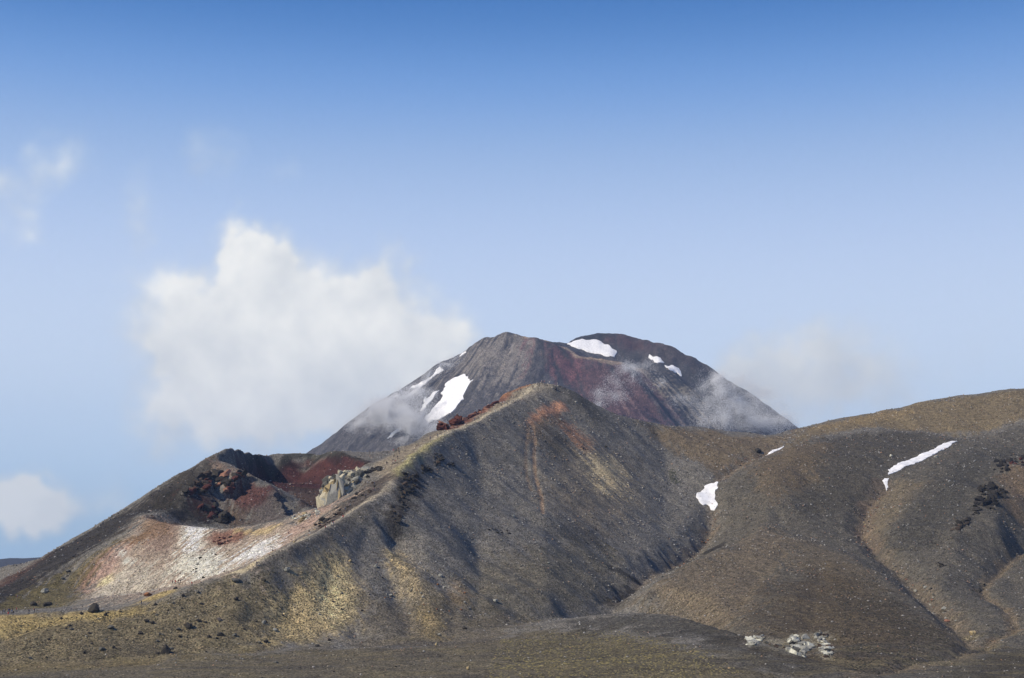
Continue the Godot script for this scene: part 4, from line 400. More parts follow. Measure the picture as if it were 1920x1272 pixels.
# ---------------------------------------------------------------- fields of height and colour
class Field:
	var nx: int
	var nz: int
	var x0: float
	var z0: float
	var cell: float
	var h := PackedFloat32Array()
	var streak := PackedFloat32Array()
	var col := PackedColorArray()
	var cut := PackedFloat32Array()

	func _init(ax: float, bx: float, az: float, bz: float, step: float) -> void:
		x0 = ax
		z0 = az
		cell = step
		nx = int((bx - ax) / step) + 1
		nz = int((bz - az) / step) + 1
		h.resize(nx * nz)
		cut.resize(nx * nz)

	# straight slopes spanned between crest lines and gully lines
	func span(lines: Array, loose: Array) -> void:
		var pts: Array[Vector3] = []
		for l in lines:
			var n: int = l.size() / 3
			for i in n:
				var a := Vector3(l[i * 3], l[i * 3 + 1], l[i * 3 + 2])
				pts.append(a)
				if i + 1 < n:
					var b := Vector3(l[i * 3 + 3], l[i * 3 + 4], l[i * 3 + 5])
					var parts := int(ceil(Vector2(a.x - b.x, a.z - b.z).length() / (cell * 8.0)))
					for k in range(1, parts):
						pts.append(a.lerp(b, float(k) / parts))
		for p in loose:
			pts.append(p)
		var flat := PackedVector2Array()
		var keep: Array[Vector3] = []
		for p in pts:
			var q := Vector2(p.x, p.z)
			var near := false
			for o in flat:
				if o.distance_squared_to(q) < 4.0:
					near = true
					break
			if not near:
				flat.append(q)
				keep.append(p)
		var tri := Geometry2D.triangulate_delaunay(flat)
		for t in range(0, tri.size(), 3):
			var a: Vector3 = keep[tri[t]]
			var b: Vector3 = keep[tri[t + 1]]
			var c: Vector3 = keep[tri[t + 2]]
			var det := (b.z - c.z) * (a.x - c.x) + (c.x - b.x) * (a.z - c.z)
			if absf(det) < 1e-6:
				continue
			var i0 := maxi(0, int(ceil((minf(a.x, minf(b.x, c.x)) - x0) / cell)))
			var i1 := mini(nx - 1, int((maxf(a.x, maxf(b.x, c.x)) - x0) / cell))
			var k0 := maxi(0, int(ceil((minf(a.z, minf(b.z, c.z)) - z0) / cell)))
			var k1 := mini(nz - 1, int((maxf(a.z, maxf(b.z, c.z)) - z0) / cell))
			for k in range(k0, k1 + 1):
				var z := z0 + k * cell
				for i in range(i0, i1 + 1):
					var x := x0 + i * cell
					var u := ((b.z - c.z) * (x - c.x) + (c.x - b.x) * (z - c.z)) / det
					var v := ((c.z - a.z) * (x - c.x) + (a.x - c.x) * (z - c.z)) / det
					if u >= -1e-4 and v >= -1e-4 and u + v <= 1.0001:
						h[k * nx + i] = u * a.y + v * b.y + (1.0 - u - v) * c.y

	func blurred(src: PackedFloat32Array, r: int) -> PackedFloat32Array:
		var out := src.duplicate()
		var tmp := src.duplicate()
		var w := 1.0 / (2 * r + 1)
		for k in nz:
			var o := k * nx
			var s := 0.0
			for i in range(-r, r + 1):
				s += src[o + clampi(i, 0, nx - 1)]
			for i in nx:
				tmp[o + i] = s * w
				s += src[o + mini(i + r + 1, nx - 1)] - src[o + maxi(i - r, 0)]
		for i in nx:
			var s := 0.0
			for k in range(-r, r + 1):
				s += tmp[clampi(k, 0, nz - 1) * nx + i]
			for k in nz:
				out[k * nx + i] = s * w
				s += tmp[mini(k + r + 1, nz - 1) * nx + i] - tmp[maxi(k - r, 0) * nx + i]
		return out

	# loose material runs downhill: noise smeared along the fall line
	func run_streaks(reach: int, smooth: int, given: int) -> void:
		var r := RandomNumberGenerator.new()
		r.seed = given
		var b := blurred(h, smooth)
		var n := nx * nz
		var white := PackedFloat32Array()
		white.resize(n)
		for i in n:
			white[i] = r.randf() - 0.5
		var gx := PackedFloat32Array()
		var gz := PackedFloat32Array()
		gx.resize(n)
		gz.resize(n)
		for k in range(1, nz - 1):
			for i in range(1, nx - 1):
				var o := k * nx + i
				var dx := b[o + 1] - b[o - 1]
				var dz := b[o + nx] - b[o - nx]
				var l := sqrt(dx * dx + dz * dz) + 1e-5
				gx[o] = dx / l
				gz[o] = dz / l
		streak.resize(n)
		for k in range(1, nz - 1):
			for i in range(1, nx - 1):
				var s := white[k * nx + i]
				for way in [1.0, -1.0]:
					var px := float(i)
					var pz := float(k)
					for step in reach:
						var o := int(pz + 0.5) * nx + int(px + 0.5)
						px += gx[o] * way
						pz += gz[o] * way
						if px < 1.0 or pz < 1.0 or px > nx - 2.0 or pz > nz - 2.0:
							break
						s += white[int(pz + 0.5) * nx + int(px + 0.5)]
				streak[k * nx + i] = s / sqrt((2.0 * reach + 1.0) / 12.0)

	# gullies and ribs worn down the fall line, from a coarser pass of the same streaks
	func wear(step: float, reach: int, smooth: int, soften: int, deep: float, given: int) -> void:
		var g := Field.new(x0, x0 + (nx - 1) * cell, z0, z0 + (nz - 1) * cell, step)
		for k in g.nz:
			for i in g.nx:
				g.h[k * g.nx + i] = at(x0 + i * step, z0 + k * step)
		var grade := PackedFloat32Array()
		grade.resize(g.nx * g.nz)
		g.run_streaks(reach, smooth, given)
		for k in range(1, g.nz - 1):
			for i in range(1, g.nx - 1):
				var o := k * g.nx + i
				grade[o] = Vector2(g.h[o + 1] - g.h[o - 1], g.h[o + g.nx] - g.h[o - g.nx]).length() / (2.0 * step)
		var s := g.blurred(g.streak, soften) if soften > 0 else g.streak
		for o in g.nx * g.nz:
			g.h[o] = s[o] * smoothstep(0.12, 0.42, grade[o])
		for k in nz:
			for i in nx:
				h[k * nx + i] += deep * g.at(x0 + i * cell, z0 + k * cell)

	func carve(line: PackedFloat32Array, width: float, deep: float, n: FastNoiseLite) -> void:
		for s in line.size() / 2 - 1:
			var a := Vector2(line[s * 2], line[s * 2 + 1])
			var b := Vector2(line[s * 2 + 2], line[s * 2 + 3])
			var lo := a.min(b) - Vector2(width, width) * 1.3
			var hi := a.max(b) + Vector2(width, width) * 1.3
			for k in range(maxi(0, int((lo.y - z0) / cell)), mini(nz, int((hi.y - z0) / cell) + 1)):
				for i in range(maxi(0, int((lo.x - x0) / cell)), mini(nx, int((hi.x - x0) / cell) + 1)):
					var p := Vector2(x0 + i * cell, z0 + k * cell)
					var ab := b - a
					var t := (p - a).dot(ab) / (ab.length_squared() + 1e-6)
					if (t < 0.0 and s > 0) or t > 1.0:
						if t > 1.0 and s < line.size() / 2 - 2 and p.distance_to(b) > 0.01 and (p - b).dot(Vector2(line[s * 2 + 4], line[s * 2 + 5]) - b) > 0.0:
							continue
					var d := p.distance_to(a + ab * clampf(t, 0.0, 1.0)) / width + n.get_noise_2d(p.x, p.y) * 0.35
					if d < 1.0:
						var o := k * nx + i
						cut[o] = maxf(cut[o], deep * (1.0 - d) * (1.0 - 0.35 * d))

	# a broken edge: the ground to the right of the line (looking along it) stands lower
	func scarp(line: PackedFloat32Array, width: float, deep: float, n: FastNoiseLite) -> void:
		var many := line.size() / 2
		var lo := Vector2(1e9, 1e9)
		var hi := -lo
		for i in many:
			lo = lo.min(Vector2(line[i * 2], line[i * 2 + 1]))
			hi = hi.max(Vector2(line[i * 2], line[i * 2 + 1]))
		for k in range(maxi(0, int((lo.y - width - z0) / cell)), mini(nz, int((hi.y + width - z0) / cell) + 1)):
			for i in range(maxi(0, int((lo.x - width - x0) / cell)), mini(nx, int((hi.x + width - x0) / cell) + 1)):
				var p := Vector2(x0 + i * cell, z0 + k * cell)
				p += Vector2(n.get_noise_2d(p.x * 2.0, p.y * 2.0), n.get_noise_2d(p.x * 2.0 + 90.0, p.y * 2.0)) * 3.0
				var best := 1e9
				var side := 0.0
				var along := 0.0
				for s in many - 1:
					var a := Vector2(line[s * 2], line[s * 2 + 1])
					var b := Vector2(line[s * 2 + 2], line[s * 2 + 3])
					var t := clampf((p - a).dot(b - a) / (b - a).length_squared(), 0.0, 1.0)
					var d := p.distance_to(a.lerp(b, t))
					if d < best:
						best = d
						side = (b - a).cross(p - a)
						along = (s + t) / (many - 1.0)
				if side < 0.0 and best < width:
					var e := smoothstep(0.0, 0.15, along) * smoothstep(1.0, 0.85, along)
					h[k * nx + i] -= deep * e * (1.0 - best / width)

	func at(x: float, z: float) -> float:
		var fx := clampf((x - x0) / cell, 0.0, nx - 1.001)
		var fz := clampf((z - z0) / cell, 0.0, nz - 1.001)
		var i := int(fx)
		var k := int(fz)
		fx -= i
		fz -= k
		var o := k * nx + i
		return lerpf(lerpf(h[o], h[o + 1], fx), lerpf(h[o + nx], h[o + nx + 1], fx), fz)

	func normal(x: float, z: float, e := 1.5) -> Vector3:
		return Vector3(at(x - e, z) - at(x + e, z), 2.0 * e, at(x, z - e) - at(x, z + e)).normalized()

	# one patch of ground cover: an outline in plan, ragged by noise, feathered over some metres
	func patch(outline: PackedFloat32Array, c: Color, share: float, feather: float, ragged: float, runs: float, noise: FastNoiseLite) -> void:
		var n := outline.size() / 2
		var lo := Vector2(1e9, 1e9)
		var hi := Vector2(-1e9, -1e9)
		for i in n:
			lo = lo.min(Vector2(outline[i * 2], outline[i * 2 + 1]))
			hi = hi.max(Vector2(outline[i * 2], outline[i * 2 + 1]))
		var m := feather + ragged
		for k in range(maxi(0, int((lo.y - m - z0) / cell)), mini(nz, int((hi.y + m - z0) / cell) + 1)):
			var z := z0 + k * cell
			for i in range(maxi(0, int((lo.x - m - x0) / cell)), mini(nx, int((hi.x + m - x0) / cell) + 1)):
				var x := x0 + i * cell
				var d := 1e9
				var inside := false
				var j := n - 1
				for q in n:
					var ax := outline[q * 2]
					var az := outline[q * 2 + 1]
					var bx := outline[j * 2]
					var bz := outline[j * 2 + 1]
					if (az > z) != (bz > z) and x < (bx - ax) * (z - az) / (bz - az) + ax:
						inside = not inside
					var ex := bx - ax
					var ez := bz - az
					var t := clampf(((x - ax) * ex + (z - az) * ez) / (ex * ex + ez * ez + 1e-9), 0.0, 1.0)
					var qx := x - ax - ex * t
					var qz := z - az - ez * t
					d = minf(d, qx * qx + qz * qz)
					j = q
				d = sqrt(d) * (1.0 if inside else -1.0)
				var o := k * nx + i
				d += noise.get_noise_2d(x, z) * ragged + streak[o] * runs
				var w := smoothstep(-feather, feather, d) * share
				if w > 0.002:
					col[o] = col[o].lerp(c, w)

	# a path, rill or debris line: a width about a polyline
	func stroke(line: PackedFloat32Array, width: float, c: Color, share: float, ragged: float, noise: FastNoiseLite) -> void:
		var n := line.size() / 2
		for s in n - 1:
			var a := Vector2(line[s * 2], line[s * 2 + 1])
			var b := Vector2(line[s * 2 + 2], line[s * 2 + 3])
			var m := width + ragged
			var lo := a.min(b) - Vector2(m, m)
			var hi := a.max(b) + Vector2(m, m)
			for k in range(maxi(0, int((lo.y - z0) / cell)), mini(nz, int((hi.y - z0) / cell) + 1)):
				for i in range(maxi(0, int((lo.x - x0) / cell)), mini(nx, int((hi.x - x0) / cell) + 1)):
					var p := Vector2(x0 + i * cell, z0 + k * cell)
					var q := Geometry2D.get_closest_point_to_segment(p, a, b)
					var d := width - p.distance_to(q) + noise.get_noise_2d(p.x, p.y) * ragged
					var w := smoothstep(-0.5 * width, 0.5 * width, d) * share
					if w > 0.002:
						col[k * nx + i] = col[k * nx + i].lerp(c, w)

	func mesh() -> ArrayMesh:
		var n := nx * nz
		var v := PackedVector3Array()
		var nn := PackedVector3Array()
		v.resize(n)
		nn.resize(n)
		for k in nz:
			for i in nx:
				var o := k * nx + i
				v[o] = Vector3(x0 + i * cell, h[o], z0 + k * cell)
				var dx := h[o + (1 if i < nx - 1 else 0)] - h[o - (1 if i > 0 else 0)]
				var dz := h[o + (nx if k < nz - 1 else 0)] - h[o - (nx if k > 0 else 0)]
				nn[o] = Vector3(-dx, 2.0 * cell, -dz).normalized()
		var ix := PackedInt32Array()
		ix.resize((nx - 1) * (nz - 1) * 6)
		var t := 0
		for k in nz - 1:
			for i in nx - 1:
				var o := k * nx + i
				ix[t] = o
				ix[t + 1] = o + 1
				ix[t + 2] = o + nx
				ix[t + 3] = o + 1
				ix[t + 4] = o + nx + 1
				ix[t + 5] = o + nx
				t += 6
		var arrays := []
		arrays.resize(Mesh.ARRAY_MAX)
		arrays[Mesh.ARRAY_VERTEX] = v
		arrays[Mesh.ARRAY_NORMAL] = nn
		if col.size() == n:
			arrays[Mesh.ARRAY_COLOR] = col
		arrays[Mesh.ARRAY_INDEX] = ix
		var m := ArrayMesh.new()
		m.add_surface_from_arrays(Mesh.PRIMITIVE_TRIANGLES, arrays)
		return m

# ---------------------------------------------------------------- small helpers
func numbered(called: String) -> String:
	used[called] = used.get(called, -1) + 1
	return called if used[called] == 0 else "%s_%03d" % [called, used[called]]

func tag(o: Node, label := "", category := "", group := "", kind := "") -> Node:
	for pair in [["label", label], ["category", category], ["group", group], ["kind", kind]]:
		if pair[1]:
			o.set_meta(pair[0], pair[1])
	return o

func put(mesh: Mesh, called: String, m: Material, parent: Node = self) -> MeshInstance3D:
	var o := MeshInstance3D.new()
	o.mesh = mesh
	o.material_override = m
	o.name = numbered(called) if parent == self else called
	o.cast_shadow = GeometryInstance3D.SHADOW_CASTING_SETTING_DOUBLE_SIDED
	parent.add_child(o, true)
	return o

func noise(given: int, wavelength: float, octaves := 4, kind := FastNoiseLite.TYPE_SIMPLEX_SMOOTH) -> FastNoiseLite:
	var n := FastNoiseLite.new()
	n.seed = given
	n.noise_type = kind
	n.frequency = 1.0 / wavelength
	n.fractal_octaves = octaves
	return n

# ---------------------------------------------------------------- sky
func sky_image() -> Image:
	var w := 4096
	var ht := 2048
	var bytes := PackedByteArray()
	for k in ht:
		var el := 90.0 - (k + 0.5) * 180.0 / ht
		var c := air(el)
		var row := PackedByteArray()
		row.resize(3)
		row[0] = c.r8
		row[1] = c.g8
		row[2] = c.b8
		while row.size() < w * 3:
			row.append_array(row)
		bytes.append_array(row.slice(0, w * 3))
	var im := Image.create_from_data(w, ht, false, Image.FORMAT_RGB8, bytes)
	# one stretch of sky with its clouds, 48 degrees wide, goes on round the horizon
	var cw := 512
	var top := int((90.0 - 34.0) * ht / 180.0)
	var bottom := int((90.0 + 1.0) * ht / 180.0)
	var part := Image.create(cw, bottom - top, false, Image.FORMAT_RGB8)
	var big := noise(11, 5.0, 5)
	var fine := noise(12, 1.6, 4)
	var wx := noise(13, 3.0, 3)
	var wy := noise(14, 3.0, 3)
	for k in bottom - top:
		var el := 90.0 - (top + k + 0.5) * 180.0 / ht
		var base := air(el)
		for i in cw:
			var az := (i + 0.5 - cw / 2.0) * 360.0 / w
			var a := cloud(az, el, big, fine, wx, wy)
			var c := base
			if a > 0.003:
				var s := cloud(az - 0.7, el + 0.8, big, fine, wx, wy)
				var lit := clampf(0.5 + 0.45 * a - 0.3 * s + 0.5 * big.get_noise_2d(az * 1.3 + 40.0, el * 1.3) + 0.2 * fine.get_noise_2d(az * 0.8, el * 0.8 + 30.0), 0.0, 1.0)
				lit = lerpf(lit, 1.0, 0.35 * a) * (smoothstep(2.0, 10.0, el + 2.0 * big.get_noise_2d(az, el + 9.0)) * 0.45 + 0.55)
				lit *= 1.0 - 0.4 * smoothstep(5.0, 8.5, az)  # the torn bank on the right is thinner and greyer
				c = base.lerp(Color(0.73, 0.765, 0.815).lerp(Color(0.985, 0.985, 0.975), lit), clampf(a, 0.0, 1.0))
			var grain := rng.randf_range(-0.0035, 0.0035)
			part.set_pixel(i, k, Color(c.r + grain, c.g + grain, c.b + grain))
	for n in 7:
		im.blit_rect(part, Rect2i(0, 0, cw, part.get_height()), Vector2i(w / 2 - cw / 2 + (n - 3) * cw, top))
	im.blit_rect(part, Rect2i(cw / 2, 0, cw / 2, part.get_height()), Vector2i(0, top))
	im.blit_rect(part, Rect2i(0, 0, cw / 2, part.get_height()), Vector2i(w - cw / 2, top))
	return im

func air(el: float) -> Color:
	var stops := [[-90.0, Color(0.55, 0.65, 0.77)], [-2.0, Color(0.63, 0.74, 0.85)], [1.0, Color(0.655, 0.765, 0.875)], [4.0, Color(0.745, 0.835, 0.935)], [7.0, Color(0.795, 0.865, 0.957)], [10.0, Color(0.785, 0.855, 0.96)], [13.0, Color(0.725, 0.81, 0.945)], [16.0, Color(0.62, 0.735, 0.905)], [19.0, Color(0.465, 0.63, 0.86)], [22.0, Color(0.31, 0.505, 0.765)], [25.0, Color(0.225, 0.425, 0.695)], [34.0, Color(0.165, 0.36, 0.645)], [90.0, Color(0.10, 0.25, 0.52)]]
	for i in stops.size() - 1:
		if el <= stops[i + 1][0]:
			var t: float = (el - stops[i][0]) / (stops[i + 1][0] - stops[i][0])
			var a: Color = stops[maxi(i - 1, 0)][1]
			var b: Color = stops[i][1]
			var c: Color = stops[i + 1][1]
			var d: Color = stops[mini(i + 2, stops.size() - 1)][1]
			if i < 2 or i > stops.size() - 4:
				return b.lerp(c, t)
			return Color(cubic_interpolate(b.r, c.r, a.r, d.r, t), cubic_interpolate(b.g, c.g, a.g, d.g, t), cubic_interpolate(b.b, c.b, a.b, d.b, t))
	return stops[-1][1]

func cloud(az: float, el: float, big: FastNoiseLite, fine: FastNoiseLite, wx: FastNoiseLite, wy: FastNoiseLite) -> float:
	var x := az + 0.75 * wx.get_noise_2d(az, el) + 0.2 * fine.get_noise_2d(az * 2.0, el * 2.0 + 50.0)
	var y := el + 0.75 * wy.get_noise_2d(az, el) + 0.2 * fine.get_noise_2d(az * 2.0 + 80.0, el * 2.0)
	var thick := 0.0
	for b in range(0, cloud_blobs.size(), 4):
		var dx := (x - cloud_blobs[b]) / cloud_blobs[b + 2]
		var dy := (y - cloud_blobs[b + 1]) / cloud_blobs[b + 2]
		var q := dx * dx + dy * dy
		if q < 1.0:
			thick += cloud_blobs[b + 3] * (1.0 - q) * (1.0 - q)
	if thick <= 0.0:
		return 0.0
	var n := big.get_noise_2d(az * 1.3, el * 1.3) * 0.6 + fine.get_noise_2d(az, el) * 0.4
	return 0.96 * smoothstep(0.0, 1.3, thick * (1.3 + 0.9 * n) + 0.12 * n * minf(1.0, thick * 2.5) + 0.6 * maxf(0.0, thick - 0.6))

# ---------------------------------------------------------------- surface textures
func grit(given: int, side: int, dots: int, ground: float) -> Image:
	var n := noise(given, 60.0, 5, FastNoiseLite.TYPE_SIMPLEX)
	var im := n.get_seamless_image(side, side, false, false, 0.1)
	im.convert(Image.FORMAT_RGB8)
	var out := Image.create(side, side, false, Image.FORMAT_RGB8)
	var data := im.get_data()
	for i in range(0, data.size(), 3):
		var g := int(clampf(ground * 255.0 + (data[i] - 128) * 0.28 + rng.randf_range(-22.0, 22.0), 0.0, 255.0))
		data[i] = g
		data[i + 1] = g
		data[i + 2] = g
	out = Image.create_from_data(side, side, false, Image.FORMAT_RGB8, data)
	for d in dots:
		var r := int(2.0 + 4.0 * pow(rng.randf(), 2.0))
		var g := ground * (rng.randf_range(1.1, 1.36) if rng.randf() < 0.45 else rng.randf_range(0.55, 0.85))
		var c := Color(g * rng.randf_range(0.98, 1.04), g, g * rng.randf_range(0.94, 1.02))
		var x := rng.randi_range(6, side - 8)
		var y := rng.randi_range(6, side - 8)
		out.fill_rect(Rect2i(x, y, r + 1, r), c)
		if r > 2:
			out.fill_rect(Rect2i(x + 1, y - 1, r - 1, r + 2), c)
	return out

func ground_material(picture: ImageTexture, relief: Texture2D, tile: float, depth: float) -> StandardMaterial3D:
	var m := StandardMaterial3D.new()
	m.vertex_color_use_as_albedo = true
	m.albedo_texture = picture
	m.uv1_triplanar = true
	m.uv1_world_triplanar = true
	m.uv1_triplanar_sharpness = 4.0
	m.uv1_scale = Vector3.ONE / tile
	m.roughness = 0.95
	m.metallic_specular = 0.2
	m.heightmap_enabled = true
	m.heightmap_texture = relief
	m.heightmap_scale = depth
	return m

# ---------------------------------------------------------------- the scene
func _ready() -> void:
	rng.seed = 7
	var cam := Camera3D.new()
	cam.name = "camera"
	cam.position = Vector3(0, EYE, 0)
	cam.rotation.x = atan(419.0 / 2700.0)
	cam.fov = rad_to_deg(2.0 * atan(636.0 / 2700.0))
	cam.near = 1.0
	cam.far = 30000.0
	add_child(cam)
	cam.current = true
	var sky_material := PanoramaSkyMaterial.new()
	sky_material.panorama = ImageTexture.create_from_image(sky_image())
	var sky := Sky.new()
	sky.sky_material = sky_material
	var e := Environment.new()
	e.background_mode = Environment.BG_SKY
	e.sky = sky
	e.tonemap_mode = Environment.TONE_MAPPER_LINEAR
	e.tonemap_exposure = 1.0
	e.fog_enabled = true
	e.fog_density = 0.000055
	e.fog_light_color = Color(0.68, 0.80, 1.0)
	e.sdfgi_enabled = true
	e.ssao_enabled = true
	e.ssil_enabled = true
	var around := WorldEnvironment.new()
	around.name = "daylight"
	around.environment = e
	add_child(around)
	var sun := DirectionalLight3D.new()
	sun.name = "sun"
	sun.light_energy = 1.6
	sun.light_color = Color(1.0, 0.95, 0.87)
	sun.light_angular_distance = 0.5
	sun.shadow_enabled = true
	add_child(sun)
	sun.look_at_from_position(SUN * 100.0, Vector3.ZERO)
	print("sky ", Time.get_ticks_msec())

	stone_picture = ImageTexture.create_from_image(grit(21, 1024, 42000, 0.73))
	rock_picture = ImageTexture.create_from_image(grit(23, 512, 1500, 0.86))
	relief = ImageTexture.create_from_image(noise(22, 9.0, 4).get_seamless_image(1024, 1024))
	ground_kind = ground_material(stone_picture, relief, 110.0, 16.0)
	noise_small = noise(65, 7.0, 3)
	var ground := near_terrain()
	print("near terrain ", Time.get_ticks_msec())
	tag(put(ground.mesh(), "terrain", ground_kind), "", "", "", "structure")
	var cone := far_cone()
	tag(put(cone.mesh(), "volcano", ground_material(stone_picture, relief, 420.0, 120.0)), "", "", "", "structure")
	outer_land()
	print("land ", Time.get_ticks_msec())
	for k in 6:
		rocks.append(rock_mesh(100 + k, 1, 6))
		blocks.append(rock_mesh(200 + k, 2, 9, 0.36, 0.62))
	for s in outcrop_spots:
		outcrop(ground, s)
	buttress()
	var snow_kind := plain(Color(0.90, 0.91, 0.92), 0.7)
	snow_kind.albedo_texture = ImageTexture.create_from_image(grit(24, 512, 400, 0.95))
	snow_kind.uv1_triplanar = true
	snow_kind.uv1_world_triplanar = true
	snow_kind.uv1_scale = Vector3.ONE / 60.0
	for s in snow_spots:
		snow(cone if s[3] else ground, s, snow_kind)
	for b in boulder_spots:
		boulder(ground, Vector2(b[0], b[1]), b[2], b[3], b[4], b[5])
	for b in boulder_fields:
		var many: int = b[1]
		for n in many:
			var keys: String = b[4]
			boulder(ground, inside(b[0]), lerpf(b[2], b[3], pow(rng.randf(), 1.8)), rng.randf_range(0.55, 0.9), keys[rng.randi() % keys.length()], b[5], b[6])
	print("stones ", Time.get_ticks_msec())
	place_walkers(ground)
	print("walkers ", Time.get_ticks_msec())
	scree(ground)
	tufts(ground)
	steam()
	bird()
	print("done ", Time.get_ticks_msec())

func near_terrain() -> Field:
	var f := Field.new(-470.0, 490.0, -1325.0, -390.0, CELL)
	f.span(crest_lines, far_side)
	f.h = f.blurred(f.blurred(f.h, int(1.8 / CELL)), int(1.8 / CELL))
	var rag := noise(33, 16.0, 4)
	for g in gullies:
		f.carve(g[0], g[1], g[2], rag)
	for o in f.h.size():
		f.h[o] -= f.cut[o]
	for g in scarps:
		f.scarp(g[0], g[1], g[2], rag)
	f.wear(4.0, 14, 4, 0, 0.13, 15)
	f.wear(8.0, 9, 2, 0, 0.5, 16)
	f.wear(15.0, 7, 1, 0, 0.75, 19)
	f.run_streaks(int(15.0 / CELL), int(7.0 / CELL), 5)
	var broad := noise(31, 70.0, 4)
	var lump := noise(32, 14.0, 4)
	f.col.resize(f.nx * f.nz)
	for k in f.nz:
		for i in f.nx:
			var o := k * f.nx + i
			var x := f.x0 + i * CELL
			var z := f.z0 + k * CELL
			f.h[o] += broad.get_noise_2d(x, z) * 1.5 + lump.get_noise_2d(x, z) * 0.3 + f.streak[o] * 0.03
			var t := 0.5 + 0.5 * clampf(f.streak[o] * 0.12 + lump.get_noise_2d(x + 300.0, z) * 0.8, -1.0, 1.0)
			f.col[o] = Color(0.248, 0.236, 0.208).lerp(Color(0.330, 0.313, 0.276), t)
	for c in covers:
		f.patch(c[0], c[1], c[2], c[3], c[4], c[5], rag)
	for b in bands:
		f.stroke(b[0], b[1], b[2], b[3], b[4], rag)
	# moss and bare ash in patches over the flat crater floor
	var moss := noise(36, 26.0, 4)
	var bare := noise(37, 34.0, 4)
	for k in range(int((-640.0 - f.z0) / CELL), f.nz):
		for i in f.nx:
			var o := k * f.nx + i
			var low := smoothstep(13.0, 9.0, f.h[o])
			if low > 0.0:
				var x := f.x0 + i * CELL
				var z := f.z0 + k * CELL
				f.col[o] = f.col[o].lerp(Color(0.285, 0.245, 0.145), 0.5 * low * smoothstep(0.0, 0.28, moss.get_noise_2d(x * 0.6, z)))
				f.col[o] = f.col[o].lerp(Color(0.11, 0.102, 0.094), 0.4 * low * smoothstep(0.08, 0.34, bare.get_noise_2d(x * 0.5, z)))
	speckle(f, 0.2, noise(34, 5.0, 3), 0.12)
	return f

# lighter and darker runs of ash over every cover
func speckle(f: Field, amount: float, n: FastNoiseLite, runs: float) -> void:
	for k in f.nz:
		for i in f.nx:
			var o := k * f.nx + i
			var t := 1.0 + amount * (f.streak[o] * runs + 1.0 * n.get_noise_2d(f.x0 + i * f.cell, f.z0 + k * f.cell) + rng.randf_range(-0.35, 0.35))
			f.col[o] = Color(f.col[o].r * t, f.col[o].g * t, f.col[o].b * t)

func far_cone() -> Field:
	var f := Field.new(-760.0, 960.0, -3700.0, -2560.0, 5.0)
	f.span(cone_lines, cone_far_side)
	f.h = f.blurred(f.h, 1)
	f.wear(12.0, 14, 3, 0, 1.3, 17)
	f.wear(24.0, 9, 2, 0, 2.6, 18)
	f.run_streaks(16, 5, 9)
	var broad := noise(41, 160.0, 4)
	var lump := noise(42, 40.0, 4)
	f.col.resize(f.nx * f.nz)
	for k in f.nz:
		for i in f.nx:
			var o := k * f.nx + i
			var x := f.x0 + i * f.cell
			var z := f.z0 + k * f.cell
			f.h[o] += broad.get_noise_2d(x, z) * 5.0 + lump.get_noise_2d(x, z) * 2.0 + f.streak[o] * 0.5
			var t := 0.5 + 0.5 * clampf(f.streak[o] * 0.6 + lump.get_noise_2d(x + 300.0, z) * 0.9, -1.0, 1.0)
			f.col[o] = Color(0.10, 0.098, 0.104).lerp(Color(0.19, 0.182, 0.186), t)
	var rag := noise(43, 50.0, 4)
	for c in cone_covers:
		f.patch(c[0], c[1], c[2], c[3], c[4], c[5], rag)
	for b in cone_bands:
		f.stroke(b[0], b[1], b[2], b[3], b[4], rag)
	speckle(f, 0.25, noise(44, 16.0, 3), 0.35)
	return f

# ---------------------------------------------------------------- stones
func rock_mesh(given: int, level: int, cuts: int, near_cut := 0.55, far_cut := 0.82) -> ArrayMesh:
	var r := RandomNumberGenerator.new()
	r.seed = given
	var g := (1.0 + sqrt(5.0)) / 2.0
	var v: Array[Vector3] = []
	for p in [[-1, g, 0], [1, g, 0], [-1, -g, 0], [1, -g, 0], [0, -1, g], [0, 1, g], [0, -1, -g], [0, 1, -g], [g, 0, -1], [g, 0, 1], [-g, 0, -1], [-g, 0, 1]]:
		v.append(Vector3(p[0], p[1], p[2]).normalized())
	var f := [0, 11, 5, 0, 5, 1, 0, 1, 7, 0, 7, 10, 0, 10, 11, 1, 5, 9, 5, 11, 4, 11, 10, 2, 10, 7, 6, 7, 1, 8, 3, 9, 4, 3, 4, 2, 3, 2, 6, 3, 6, 8, 3, 8, 9, 4, 9, 5, 2, 4, 11, 6, 2, 10, 8, 6, 7, 9, 8, 1]
	for n in level:
		var finer := []
		var halves := {}
		for t in range(0, f.size(), 3):
			var m := []
			for k in 3:
				var a: int = f[t + k]
				var b: int = f[t + (k + 1) % 3]
				var key := mini(a, b) * 100000 + maxi(a, b)
				if not halves.has(key):
					halves[key] = v.size()
					v.append(((v[a] + v[b]) / 2.0).normalized())
				m.append(halves[key])
			finer.append_array([f[t], m[0], m[2], f[t + 1], m[1], m[0], f[t + 2], m[2], m[1], m[0], m[1], m[2]])
		f = finer
	var rough := noise(given, 0.9, 3)
	for i in v.size():
		v[i] *= 1.0 + 0.45 * rough.get_noise_3dv(v[i]) + r.randf_range(-0.05, 0.05)
	for n in cuts:
		var d := Vector3(r.randf_range(-1, 1), r.randf_range(-0.7, 1), r.randf_range(-1, 1)).normalized()
		var off := r.randf_range(near_cut, far_cut)
		for i in v.size():
			var over := v[i].dot(d) - off
			if over > 0.0:
				v[i] -= d * over
	var st := SurfaceTool.new()
	st.begin(Mesh.PRIMITIVE_TRIANGLES)
	st.set_smooth_group(-1)
	for i in range(0, f.size(), 3):
		for k in [0, 2, 1]:
			st.add_vertex(v[f[i + k]] * 0.5)
	st.generate_normals()
	return st.commit()

